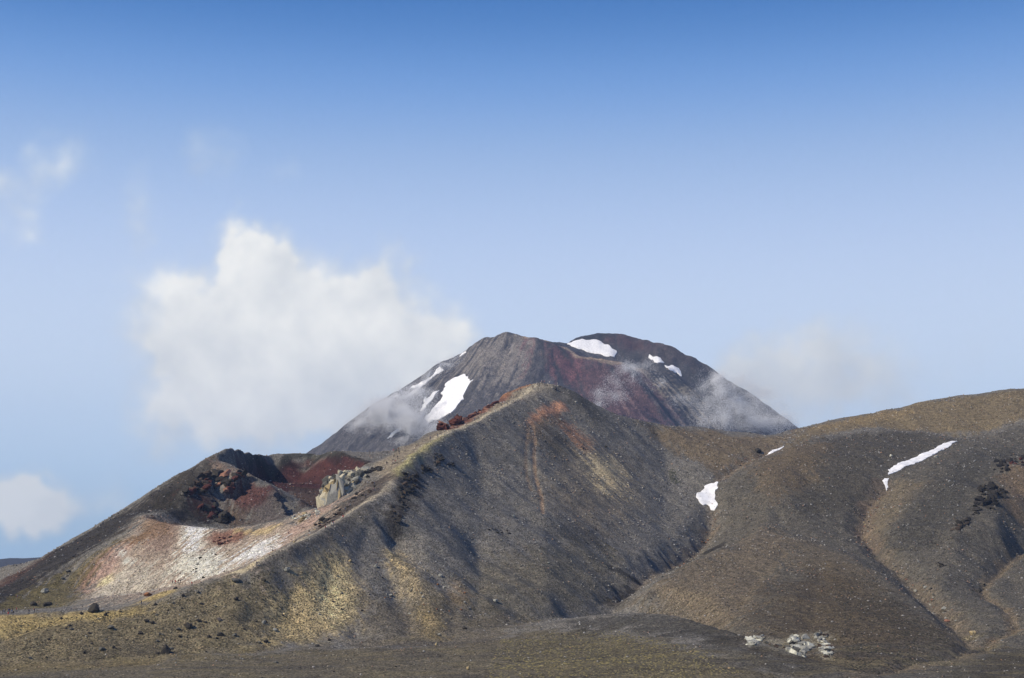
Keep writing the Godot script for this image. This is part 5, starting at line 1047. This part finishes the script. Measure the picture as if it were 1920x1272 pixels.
func stone_material(c: Color) -> StandardMaterial3D:
	var m := StandardMaterial3D.new()
	m.albedo_color = Color(minf(c.r * 1.25, 1.0), minf(c.g * 1.25, 1.0), minf(c.b * 1.25, 1.0)).linear_to_srgb()
	m.albedo_texture = rock_picture
	m.uv1_triplanar = true
	m.uv1_world_triplanar = true
	m.uv1_scale = Vector3.ONE / 7.0
	m.roughness = 0.92
	m.metallic_specular = 0.25
	return m

func toned(key: String) -> StandardMaterial3D:
	if not tones.has(key):
		tones[key] = stone_material(stone_tones[key])
	return tones[key]

func inside(outline: PackedFloat32Array) -> Vector2:
	var pts := PackedVector2Array()
	var lo := Vector2(1e9, 1e9)
	var hi := -lo
	for i in range(0, outline.size(), 2):
		var p := Vector2(outline[i], outline[i + 1])
		pts.append(p)
		lo = lo.min(p)
		hi = hi.max(p)
	for n in 400:
		var p := Vector2(rng.randf_range(lo.x, hi.x), rng.randf_range(lo.y, hi.y))
		if Geometry2D.is_point_in_polygon(p, pts):
			return p
	return pts[0]

func boulder(ground: Field, p: Vector2, width: float, tall: float, tone: String, label: String, group := "") -> void:
	var o := put(rocks[rng.randi() % rocks.size()], "boulder", toned(tone))
	o.scale = Vector3(width, width * tall, width * rng.randf_range(0.75, 1.1)) * 1.12
	o.rotation = Vector3(rng.randf_range(-0.2, 0.2), rng.randf() * TAU, rng.randf_range(-0.2, 0.2))
	o.position = Vector3(p.x, ground.at(p.x, p.y) + width * tall * 0.27, p.y)
	if group:
		label = ("larger " if width > 1.15 else "") + {"d": "dark", "g": "grey", "l": "pale grey", "r": "reddish", "o": "rusty", "t": "tan", "w": "white"}[tone] + " " + label
	tag(o, label, "boulder", group)

func outcrop(ground: Field, spec: Array) -> void:
	var o := Node3D.new()
	o.name = numbered("rock_outcrop")
	add_child(o)
	var outline: PackedFloat32Array = spec[0]
	var mid := Vector2.ZERO
	for i in range(0, outline.size(), 2):
		mid += Vector2(outline[i], outline[i + 1]) * 2.0 / outline.size()
	o.position = Vector3(mid.x, ground.at(mid.x, mid.y), mid.y)
	var many: int = spec[1]
	for n in many:
		var p := inside(outline)
		var w: float = lerpf(spec[2], spec[3], pow(rng.randf(), 1.6))
		var tall: float = spec[4] * rng.randf_range(0.7, 1.3)
		var keys: String = spec[5]
		var q := put(blocks[rng.randi() % blocks.size()], "rock", toned(keys[rng.randi() % keys.length()]), o)
		q.scale = Vector3(w * rng.randf_range(0.9, 1.5), w * tall, w * rng.randf_range(0.8, 1.2)) * 1.35
		q.rotation = Vector3(rng.randf_range(-0.4, 0.4), rng.randf() * TAU, rng.randf_range(-0.4, 0.4))
		q.position = Vector3(p.x, ground.at(p.x, p.y) + w * tall * (0.3 if many < 10 else 0.14), p.y) - o.position
	tag(o, spec[6], "outcrop")

# a cliff of upright weathered pillars and broken blocks, each its own piece
func buttress() -> void:
	var o := Node3D.new()
	o.name = numbered("rock_buttress")
	add_child(o)
	o.position = Vector3(buttress_foot[0], buttress_foot[1], buttress_foot[2])
	var n := buttress_foot.size() / 3
	for i in 26:
		var t := (i + rng.randf()) / 26.0 * 3.6
		var k := int(t)
		var a := Vector3(buttress_foot[k * 3], buttress_foot[k * 3 + 1], buttress_foot[k * 3 + 2]).lerp(Vector3(buttress_foot[k * 3 + 3], buttress_foot[k * 3 + 4], buttress_foot[k * 3 + 5]), t - k)
		var b := Vector3(buttress_head[k * 3], buttress_head[k * 3 + 1], buttress_head[k * 3 + 2]).lerp(Vector3(buttress_head[k * 3 + 3], buttress_head[k * 3 + 4], buttress_head[k * 3 + 5]), t - k)
		var back := float(i % 3)
		a.z -= back * 1.6 + rng.randf_range(-0.5, 0.5)
		var w := rng.randf_range(2.4, 5.2)
		var h := (b.y - a.y) * rng.randf_range(0.3, 0.9) * (0.8 + 0.1 * back) + 2.5
		var q := put(blocks[rng.randi() % blocks.size()], "pillar", toned("CCltC1"[rng.randi() % 6]), o)
		q.scale = Vector3(w * 1.5, h * 1.5, w * 1.5)
		q.rotation = Vector3(rng.randf_range(-0.25, 0.25), rng.randf() * TAU, rng.randf_range(-0.3, 0.3))
		q.position = Vector3(a.x + rng.randf_range(-0.8, 0.8), a.y - 2.5 + h * 0.5, a.z) - o.position
	for i in 230:
		var t := pow(rng.randf(), 0.85) * (n - 1.01)
		var k := int(t)
		var a := Vector3(buttress_foot[k * 3], buttress_foot[k * 3 + 1], buttress_foot[k * 3 + 2]).lerp(Vector3(buttress_foot[k * 3 + 3], buttress_foot[k * 3 + 4], buttress_foot[k * 3 + 5]), t - k)
		var b := Vector3(buttress_head[k * 3], buttress_head[k * 3 + 1], buttress_head[k * 3 + 2]).lerp(Vector3(buttress_head[k * 3 + 3], buttress_head[k * 3 + 4], buttress_head[k * 3 + 5]), t - k)
		var u := 1.0 - (0.95 if t > 2.0 else 0.8) * rng.randf()
		var p := a.lerp(b, u)
		var w := lerpf(1.2, 4.6, pow(rng.randf(), 1.5))
		var q := put(blocks[rng.randi() % blocks.size()], "rock", toned("CCl1gClgdt"[rng.randi() % 10]), o)
		q.scale = Vector3(w, w * rng.randf_range(0.7, 1.3), w * rng.randf_range(0.8, 1.2)) * 1.4
		q.rotation = Vector3(rng.randf_range(-0.4, 0.4), rng.randf() * TAU, rng.randf_range(-0.4, 0.4))
		q.position = p + Vector3(rng.randf_range(-1, 1), rng.randf_range(-2.6, -0.6), rng.randf_range(-2.0, 0.8)) - o.position
	tag(o, "pale cream rock buttress with upright columns on the crater's right rim", "cliff")

# ---------------------------------------------------------------- snow
func snow(f: Field, spec: Array, m: Material) -> void:
	var outline: PackedFloat32Array = spec[0]
	var thick: float = spec[1]
	var gap: float = spec[2]
	var ring := PackedVector2Array()
	var n := outline.size() / 2
	var wob := noise(55, gap * 3.0, 2)
	for i in n:
		var a := Vector2(outline[i * 2], outline[i * 2 + 1])
		var j := (i + 1) % n
		var b := Vector2(outline[j * 2], outline[j * 2 + 1])
		var parts := maxi(1, int(ceil(a.distance_to(b) / gap)))
		for k in parts:
			var p := a.lerp(b, float(k) / parts)
			ring.append(p + Vector2(wob.get_noise_2d(p.x, p.y), wob.get_noise_2d(p.x + 500.0, p.y)) * gap * 0.6)
	var pts := ring.duplicate()
	var lo := ring[0]
	var hi := ring[0]
	for p in ring:
		lo = lo.min(p)
		hi = hi.max(p)
	var y := lo.y
	while y < hi.y:
		var x := lo.x
		while x < hi.x:
			var p := Vector2(x + rng.randf_range(-0.2, 0.2) * gap, y + rng.randf_range(-0.2, 0.2) * gap)
			if Geometry2D.is_point_in_polygon(p, ring):
				var clear := true
				for q in ring:
					if q.distance_squared_to(p) < gap * gap * 0.3:
						clear = false
						break
				if clear:
					pts.append(p)
			x += gap
		y += gap
	var tri := Geometry2D.triangulate_delaunay(pts)
	var st := SurfaceTool.new()
	st.begin(Mesh.PRIMITIVE_TRIANGLES)
	var top := PackedVector3Array()
	for i in pts.size():
		var p := pts[i]
		var lift := thick * (0.45 if i < ring.size() else 1.0)
		top.append(Vector3(p.x, f.at(p.x, p.y), p.y) + f.normal(p.x, p.y, f.cell) * lift)
	for t in range(0, tri.size(), 3):
		var c := (pts[tri[t]] + pts[tri[t + 1]] + pts[tri[t + 2]]) / 3.0
		if not Geometry2D.is_point_in_polygon(c, ring):
			continue
		var a := top[tri[t]]
		var b := top[tri[t + 1]]
		var d := top[tri[t + 2]]
		st.set_smooth_group(0)
		for p in ([a, d, b] if (b - a).cross(d - a).y > 0.0 else [a, b, d]):
			st.add_vertex(p)
	for i in ring.size():
		var j := (i + 1) % ring.size()
		var a := top[i]
		var b := top[j]
		var da := a - Vector3(0, thick * 2.0, 0)
		var db := b - Vector3(0, thick * 2.0, 0)
		st.set_smooth_group(-1)
		for p in [a, b, db, a, db, da]:
			st.add_vertex(p)
	st.generate_normals()
	tag(put(st.commit(), "snow_patch", m), spec[4], "snow patch")

# ---------------------------------------------------------------- hikers
func skin_over(bones: Array, grow: float, cell: float) -> ArrayMesh:
	# bones: [from, to, radius at from, radius at to]; a smooth union meshed as surface nets
	var lo := Vector3(1e9, 1e9, 1e9)
	var hi := -lo
	for b in bones:
		for e in 2:
			var r: float = b[2 + e] + grow + cell * 2.0
			lo = lo.min(b[e] - Vector3.ONE * r)
			hi = hi.max(b[e] + Vector3.ONE * r)
	var n := Vector3i(((hi - lo) / cell).ceil()) + Vector3i.ONE
	var d := PackedFloat32Array()
	d.resize(n.x * n.y * n.z)
	d.fill(1.0)
	for b in bones:
		var r: float = maxf(b[2], b[3]) + grow + cell * 3.0
		var a: Vector3 = b[0]
		var ab: Vector3 = b[1] - a
		var ll := ab.length_squared() + 1e-9
		var i0 := Vector3i(((b[0].min(b[1]) - Vector3.ONE * r - lo) / cell).floor()).max(Vector3i.ZERO)
		var i1 := Vector3i(((b[0].max(b[1]) + Vector3.ONE * r - lo) / cell).ceil()).min(n - Vector3i.ONE)
		for z in range(i0.z, i1.z + 1):
			for y in range(i0.y, i1.y + 1):
				for x in range(i0.x, i1.x + 1):
					var p := lo + Vector3(x, y, z) * cell
					var t := clampf((p - a).dot(ab) / ll, 0.0, 1.0)
					var s: float = p.distance_to(a + ab * t) - lerpf(b[2], b[3], t) - grow
					var o := (z * n.y + y) * n.x + x
					var k := 0.04
					var hh := maxf(k - absf(d[o] - s), 0.0) / k
					d[o] = minf(d[o], s) - hh * hh * k * 0.25
	var ids := {}
	var st := SurfaceTool.new()
	st.begin(Mesh.PRIMITIVE_TRIANGLES)
	st.set_smooth_group(0)
	var pos := PackedVector3Array()
	var step := [1, n.x, n.x * n.y]
	for z in n.z - 1:
		for y in n.y - 1:
			for x in n.x - 1:
				var o := (z * n.y + y) * n.x + x
				var sum := Vector3.ZERO
				var cnt := 0
				var c := PackedFloat32Array()
				for q in 8:
					c.append(d[o + (q & 1) + (n.x if q & 2 else 0) + (n.x * n.y if q & 4 else 0)])
				var neg := 0
				for q in 8:
					neg += 1 if c[q] < 0.0 else 0
				if neg == 0 or neg == 8:
					continue
				for q in 8:
					for ax in [1, 2, 4]:
						if not q & ax and (c[q] < 0.0) != (c[q | ax] < 0.0):
							var t := c[q] / (c[q] - c[q | ax])
							var pa := Vector3(q & 1, (q >> 1) & 1, (q >> 2) & 1)
							var pb := Vector3((q | ax) & 1, ((q | ax) >> 1) & 1, ((q | ax) >> 2) & 1)
							sum += pa.lerp(pb, t)
							cnt += 1
				ids[o] = pos.size()
				pos.append(lo + (Vector3(x, y, z) + sum / cnt) * cell)
	for o in ids:
		for ax in 3:
			var s: int = step[ax]
			if (d[o] < 0.0) == (d[o + s] < 0.0):
				continue
			var u: int = step[(ax + 1) % 3]
			var w: int = step[(ax + 2) % 3]
			if not (ids.has(o - u) and ids.has(o - w) and ids.has(o - u - w)):
				continue
			var quad := [ids[o], ids[o - u], ids[o - u - w], ids[o - w]]
			if d[o] < 0.0:
				quad.reverse()
			for i in [0, 1, 2, 0, 2, 3]:
				st.add_vertex(pos[quad[i]])
	st.generate_normals()
	return st.commit()

func pose(stride: float, lean: float) -> Dictionary:
	var hip := Vector3(0, 0.92, 0)
	var chest := hip + Vector3(0, 0.40, lean)
	var neck := chest + Vector3(0, 0.13, lean * 0.3)
	var head := neck + Vector3(0, 0.15, 0.02)
	var legs := []
	var boots := []
	var arms := []
	var hands := []
	for s in [-1.0, 1.0]:
		var h := hip + Vector3(0.09 * s, -0.02, 0)
		var knee := h + Vector3(0.01 * s, -0.42, 0.05 + stride * s * 0.45)
		var ankle := Vector3(h.x, 0.09, stride * s)
		legs.append_array([[h, knee, 0.085, 0.062], [knee, ankle, 0.058, 0.042]])
		boots.append([ankle + Vector3(0, -0.04, -0.03), ankle + Vector3(0, -0.045, 0.14), 0.05, 0.045])
		var sh := chest + Vector3(0.18 * s, 0.06, 0)
		var elbow := sh + Vector3(0.07 * s, -0.28, -stride * s * 0.3 - 0.03)
		var wrist := elbow + Vector3(-0.02 * s, -0.2, 0.14 - stride * s * 0.2)
		arms.append_array([[sh, elbow, 0.055, 0.045], [elbow, wrist, 0.042, 0.034]])
		hands.append([wrist, wrist + Vector3(0, -0.08, 0.03), 0.03, 0.028])
		for fgr in 4:
			hands.append([wrist + Vector3((fgr - 1.5) * 0.018, -0.09, 0.03), wrist + Vector3((fgr - 1.5) * 0.02, -0.15 - 0.01 * (fgr % 2), 0.05), 0.010, 0.009])
		hands.append([wrist + Vector3(-0.03 * s, -0.04, 0.03), wrist + Vector3(-0.045 * s, -0.09, 0.07), 0.011, 0.010])
	var trunk := [[hip, chest, 0.125, 0.15], [chest + Vector3(-0.13, 0.05, 0), chest + Vector3(0.13, 0.05, 0), 0.085, 0.085]]
	var face := [[neck, head, 0.055, 0.06], [head + Vector3(0, 0.0, 0), head + Vector3(0, 0.06, -0.01), 0.088, 0.095], [head + Vector3(0, 0.01, 0.09), head + Vector3(0, 0.03, 0.10), 0.016, 0.012]]
	for s in [-1.0, 1.0]:
		face.append([head + Vector3(0.088 * s, 0.03, 0), head + Vector3(0.092 * s, 0.0, 0), 0.018, 0.014])
	var pack := [[chest + Vector3(0, -0.26, -0.2), chest + Vector3(0, 0.1, -0.2), 0.13, 0.11], [chest + Vector3(-0.07, -0.1, -0.24), chest + Vector3(0.07, -0.1, -0.24), 0.10, 0.10]]
	var hat := [[head + Vector3(0, 0.08, -0.015), head + Vector3(0, 0.10, -0.02), 0.095, 0.088]]
	return {"body": skin_over(trunk + legs + arms + hands + face, 0.0, 0.035), "jacket": skin_over(trunk + arms, 0.02, 0.045), "trousers": skin_over(legs, 0.018, 0.04), "boots": skin_over(boots, 0.008, 0.035), "backpack": skin_over(pack, 0.0, 0.045), "hat": skin_over(hat, 0.008, 0.035)}

func plain(c: Color, rough := 0.9) -> StandardMaterial3D:
	var m := StandardMaterial3D.new()
	m.albedo_color = c.linear_to_srgb()
	m.roughness = rough
	return m

func place_walkers(ground: Field) -> void:
	var poses := [pose(0.26, 0.06), pose(0.05, 0.0), pose(-0.2, 0.09)]
	var skin := plain(Color(0.45, 0.27, 0.19))
	var pants := [plain(Color(0.03, 0.03, 0.035)), plain(Color(0.12, 0.11, 0.10)), plain(Color(0.07, 0.08, 0.11))]
	var boot := plain(Color(0.04, 0.035, 0.03))
	var packs := [plain(Color(0.04, 0.05, 0.06)), plain(Color(0.25, 0.05, 0.04)), plain(Color(0.06, 0.10, 0.2)), plain(Color(0.2, 0.2, 0.2))]
	var jackets := {}
	for key in jacket_tones:
		jackets[key] = plain(jacket_tones[key])
	var k := 0
	for w in walkers:
		var spots: PackedFloat32Array = w[2]
		var keys: String = w[3]
		for i in spots.size() / 2:
			var o := Node3D.new()
			o.name = numbered("person")
			add_child(o)
			o.position = Vector3(spots[i * 2], ground.at(spots[i * 2], spots[i * 2 + 1]) - 0.02, spots[i * 2 + 1])
			o.rotation.y = rng.randf_range(-0.8, 0.8) + (PI * 0.5 if k % 2 else -PI * 0.5)
			o.scale = Vector3.ONE * rng.randf_range(1.06, 1.18)
			var p: Dictionary = poses[k % 3]
			put(p.body, "body", skin, o)
			put(p.jacket, "jacket", jackets[keys[i]], o)
			put(p.trousers, "trousers", pants[k % 3], o)
			put(p.boots, "boots", boot, o)
			put(p.backpack, "backpack", packs[(k * 7) % 4], o)
			put(p.hat, "hat", pants[(k + 1) % 3] if k % 3 else jackets[keys[i]], o)
			var said: String = w[0]
			if w[1]:
				said = said.replace("hiker ", "hiker in a " + {"k": "black", "b": "blue", "g": "grey", "w": "white", "r": "red", "c": "light blue"}[keys[i]] + " jacket ")
			tag(o, said, "person", w[1])
			k += 1

# ---------------------------------------------------------------- loose stones and plants too many to count
func scree(f: Field) -> void:
	var shapes := [rock_mesh(61, 0, 3), rock_mesh(62, 0, 4), rock_mesh(63, 0, 3)]
	var clump := noise(64, 28.0, 3)
	var lists := [[], [], []]
	var tries := 0
	while tries < 240000:
		tries += 1
		var d := 400.0 + 850.0 * sqrt(rng.randf())
		var x := rng.randf_range(-0.37, 0.37) * d
		var c := clump.get_noise_2d(x, -d) + 0.25 * noise_small.get_noise_2d(x, -d)
		if rng.randf() > 0.16 + 0.8 * smoothstep(-0.05, 0.5, c):
			continue
		lists[tries % 3].append(Vector3(x, (0.2 + 0.75 * pow(rng.randf(), 4.0)) * clampf(d / 800.0, 0.7, 1.1), -d))
	for k in 3:
		var mm := MultiMesh.new()
		mm.transform_format = MultiMesh.TRANSFORM_3D
		mm.use_colors = true
		mm.mesh = shapes[k]
		mm.instance_count = lists[k].size()
		for i in lists[k].size():
			var p: Vector3 = lists[k][i]
			var s := p.y * 1.3
			var b := Basis.from_euler(Vector3(rng.randf() * 0.6, rng.randf() * TAU, rng.randf() * 0.6)).scaled(Vector3(s * rng.randf_range(0.8, 1.4), s * rng.randf_range(0.6, 0.95), s))
			mm.set_instance_transform(i, Transform3D(b, Vector3(p.x, f.at(p.x, p.z) + s * 0.18, p.z)))
			var o := clampi(int((p.z - f.z0) / f.cell), 0, f.nz - 1) * f.nx + clampi(int((p.x - f.x0) / f.cell), 0, f.nx - 1)
			var g: Color = f.col[o]
			var kind := rng.randf()
			var t := rng.randf_range(0.4, 0.9) if kind < 0.42 else rng.randf_range(1.0, 2.4)
			var c := Color(g.r * 0.52 * t, g.g * 0.52 * t, g.b * 0.54 * t)
			if kind > 0.94:
				c = c.lerp(Color(0.36, 0.20, 0.12), 0.6)
			elif kind > 0.78:
				c = c.lerp(Color(0.40, 0.395, 0.385), 0.65)
			mm.set_instance_color(i, c)
		var o2 := MultiMeshInstance3D.new()
		o2.multimesh = mm
		var m := StandardMaterial3D.new()
		m.vertex_color_use_as_albedo = true
		m.roughness = 0.95
		o2.material_override = m
		o2.name = numbered("scree")
		add_child(o2)
		tag(o2, "", "", "", "stuff")

func tufts(f: Field) -> void:
	var shape := rock_mesh(71, 1, 0)
	for spec in tuft_fields:
		var many: int = spec[1]
		var mm := MultiMesh.new()
		mm.transform_format = MultiMesh.TRANSFORM_3D
		mm.use_colors = true
		mm.mesh = shape
		mm.instance_count = many
		for i in many:
			var p := inside(spec[0])
			var s := rng.randf_range(spec[2], spec[3])
			var nrm := f.normal(p.x, p.y, 4.0)
			var down := Vector3(nrm.x, 0, nrm.z).normalized()
			var long: float = spec[5] * rng.randf_range(0.7, 1.3)
			var side := nrm.cross(down).normalized()
			var b := Basis(side * s, nrm * s * 0.5, side.cross(nrm) * s * long)
			mm.set_instance_transform(i, Transform3D(b, Vector3(p.x, f.at(p.x, p.y) + 0.02, p.y)))
			var t := rng.randf_range(0.6, 1.5)
			var c: Color = spec[4]
			mm.set_instance_color(i, Color(c.r * t, c.g * t, c.b * t))
		var o := MultiMeshInstance3D.new()
		o.multimesh = mm
		var m := StandardMaterial3D.new()
		m.vertex_color_use_as_albedo = true
		m.roughness = 1.0
		o.material_override = m
		o.name = numbered("low_plants")
		add_child(o)
		tag(o, "", "", "", "stuff")

# ---------------------------------------------------------------- steam drifting over the far cone
func steam() -> void:
	# drifting droplets: fine white grains, thick where the steam is thick
	var st := SurfaceTool.new()
	st.begin(Mesh.PRIMITIVE_TRIANGLES)
	var tips := [Vector3.UP, Vector3.RIGHT, Vector3.BACK, Vector3.LEFT, Vector3.FORWARD, Vector3.DOWN]
	for k in 4:
		for p in [tips[0], tips[1 + (k + 1) % 4], tips[1 + k], tips[5], tips[1 + k], tips[1 + (k + 1) % 4]]:
			st.add_vertex(p * 0.5)
	st.generate_normals()
	var grain := st.commit()
	var wisp := noise(91, 60.0, 4)
	var curl := noise(92, 110.0, 3)
	var spots := PackedVector3Array()
	for i in range(0, steam_puffs.size(), 5):
		var mid := Vector3(steam_puffs[i], steam_puffs[i + 1], steam_puffs[i + 2])
		var r := steam_puffs[i + 3]
		var many := int(steam_puffs[i + 4] * r * r * 17.0)
		for n in many:
			var p := mid + Vector3(rng.randfn(0.0, 0.62), rng.randfn(0.0, 0.42), rng.randfn(0.0, 0.5)) * r
			p += Vector3(curl.get_noise_3dv(p), curl.get_noise_3dv(p + Vector3(300, 0, 0)) * 0.8, 0) * 22.0
			if rng.randf() < smoothstep(-0.45, 0.4, wisp.get_noise_3d(p.x, p.y * 1.3, p.z)):
				spots.append(p)
	var mm := MultiMesh.new()
	mm.transform_format = MultiMesh.TRANSFORM_3D
	mm.mesh = grain
	mm.instance_count = spots.size()
	for i in spots.size():
		mm.set_instance_transform(i, Transform3D(Basis.from_euler(Vector3(rng.randf(), rng.randf(), rng.randf()) * TAU).scaled(Vector3.ONE * rng.randf_range(0.4, 0.75)), spots[i]))
	print("steam grains ", spots.size())
	var o := MultiMeshInstance3D.new()
	o.multimesh = mm
	var m := plain(Color(0.86, 0.87, 0.88), 1.0)
	m.metallic_specular = 0.0
	m.backlight = Color(0.9, 0.9, 0.9)
	o.material_override = m
	o.name = "steam_cloud"
	add_child(o)
	tag(o, "", "", "", "stuff")

# ---------------------------------------------------------------- outer country
func outer_land() -> void:
	# the hillside the view is taken from, falling to the crater floor
	var f := Field.new(-500.0, 510.0, -392.0, 60.0, 8.0)
	var lump := noise(81, 40.0, 3)
	for k in f.nz:
		for i in f.nx:
			var z := f.z0 + k * f.cell
			f.h[k * f.nx + i] = 1.5 + 36.3 * exp(minf(z, 0.0) / 45.0) + lump.get_noise_2d(f.x0 + i * f.cell, z) * 0.6
	f.col.resize(f.nx * f.nz)
	f.col.fill(Color(0.2, 0.18, 0.15))
	tag(put(f.mesh(), "hillside", ground_kind), "", "", "", "structure")
	var p := PlaneMesh.new()
	p.size = Vector2(9600, 9600)
	var g := put(p, "ground", plain(Color(0.09, 0.085, 0.075), 1.0))
	g.position.y = -70.0
	tag(g, "", "", "", "structure")
	var far := Field.new(-4200.0, -500.0, -4750.0, -3900.0, 50.0)
	var rise := noise(82, 700.0, 4)
	for k in far.nz:
		for i in far.nx:
			var x := far.x0 + i * far.cell
			var z := far.z0 + k * far.cell
			var t := sin(PI * clampf(float(k) / (far.nz - 1), 0.0, 1.0))
			far.h[k * far.nx + i] = -75.0 + t * (126.0 + 30.0 * rise.get_noise_2d(x, z))
	far.col.resize(far.nx * far.nz)
	far.col.fill(Color(0.10, 0.10, 0.10))
	tag(put(far.mesh(), "hills", ground_kind), "", "", "", "structure")

func bird() -> void:
	var o := Node3D.new()
	o.name = numbered("bird")
	add_child(o)
	o.position = bird_spot
	o.rotation = Vector3(0.1, 0.9, 0.15)
	var dark := plain(Color(0.03, 0.03, 0.035))
	put(skin_over([[Vector3(0, 0, -0.2), Vector3(0, 0.01, 0.12), 0.03, 0.075], [Vector3(0, 0.01, 0.12), Vector3(0, 0.04, 0.26), 0.06, 0.035], [Vector3(0, 0.04, 0.27), Vector3(0, 0.03, 0.34), 0.022, 0.008]], 0.0, 0.02), "body", dark, o)
	for s in [-1.0, 1.0]:
		put(skin_over([[Vector3(0.04 * s, 0.02, 0.08), Vector3(0.34 * s, 0.1, 0.1), 0.035, 0.022], [Vector3(0.34 * s, 0.1, 0.1), Vector3(0.68 * s, 0.05, -0.04), 0.022, 0.008], [Vector3(0.1 * s, 0.02, -0.04), Vector3(0.4 * s, 0.07, -0.02), 0.028, 0.018]], 0.0, 0.02), "wing", dark, o)
	put(skin_over([[Vector3(0, 0, -0.18), Vector3(-0.06, 0, -0.36), 0.02, 0.012], [Vector3(0, 0, -0.18), Vector3(0.06, 0, -0.36), 0.02, 0.012]], 0.0, 0.02), "tail", dark, o)
	tag(o, "small dark bird gliding in the blue sky right of the volcano", "bird")
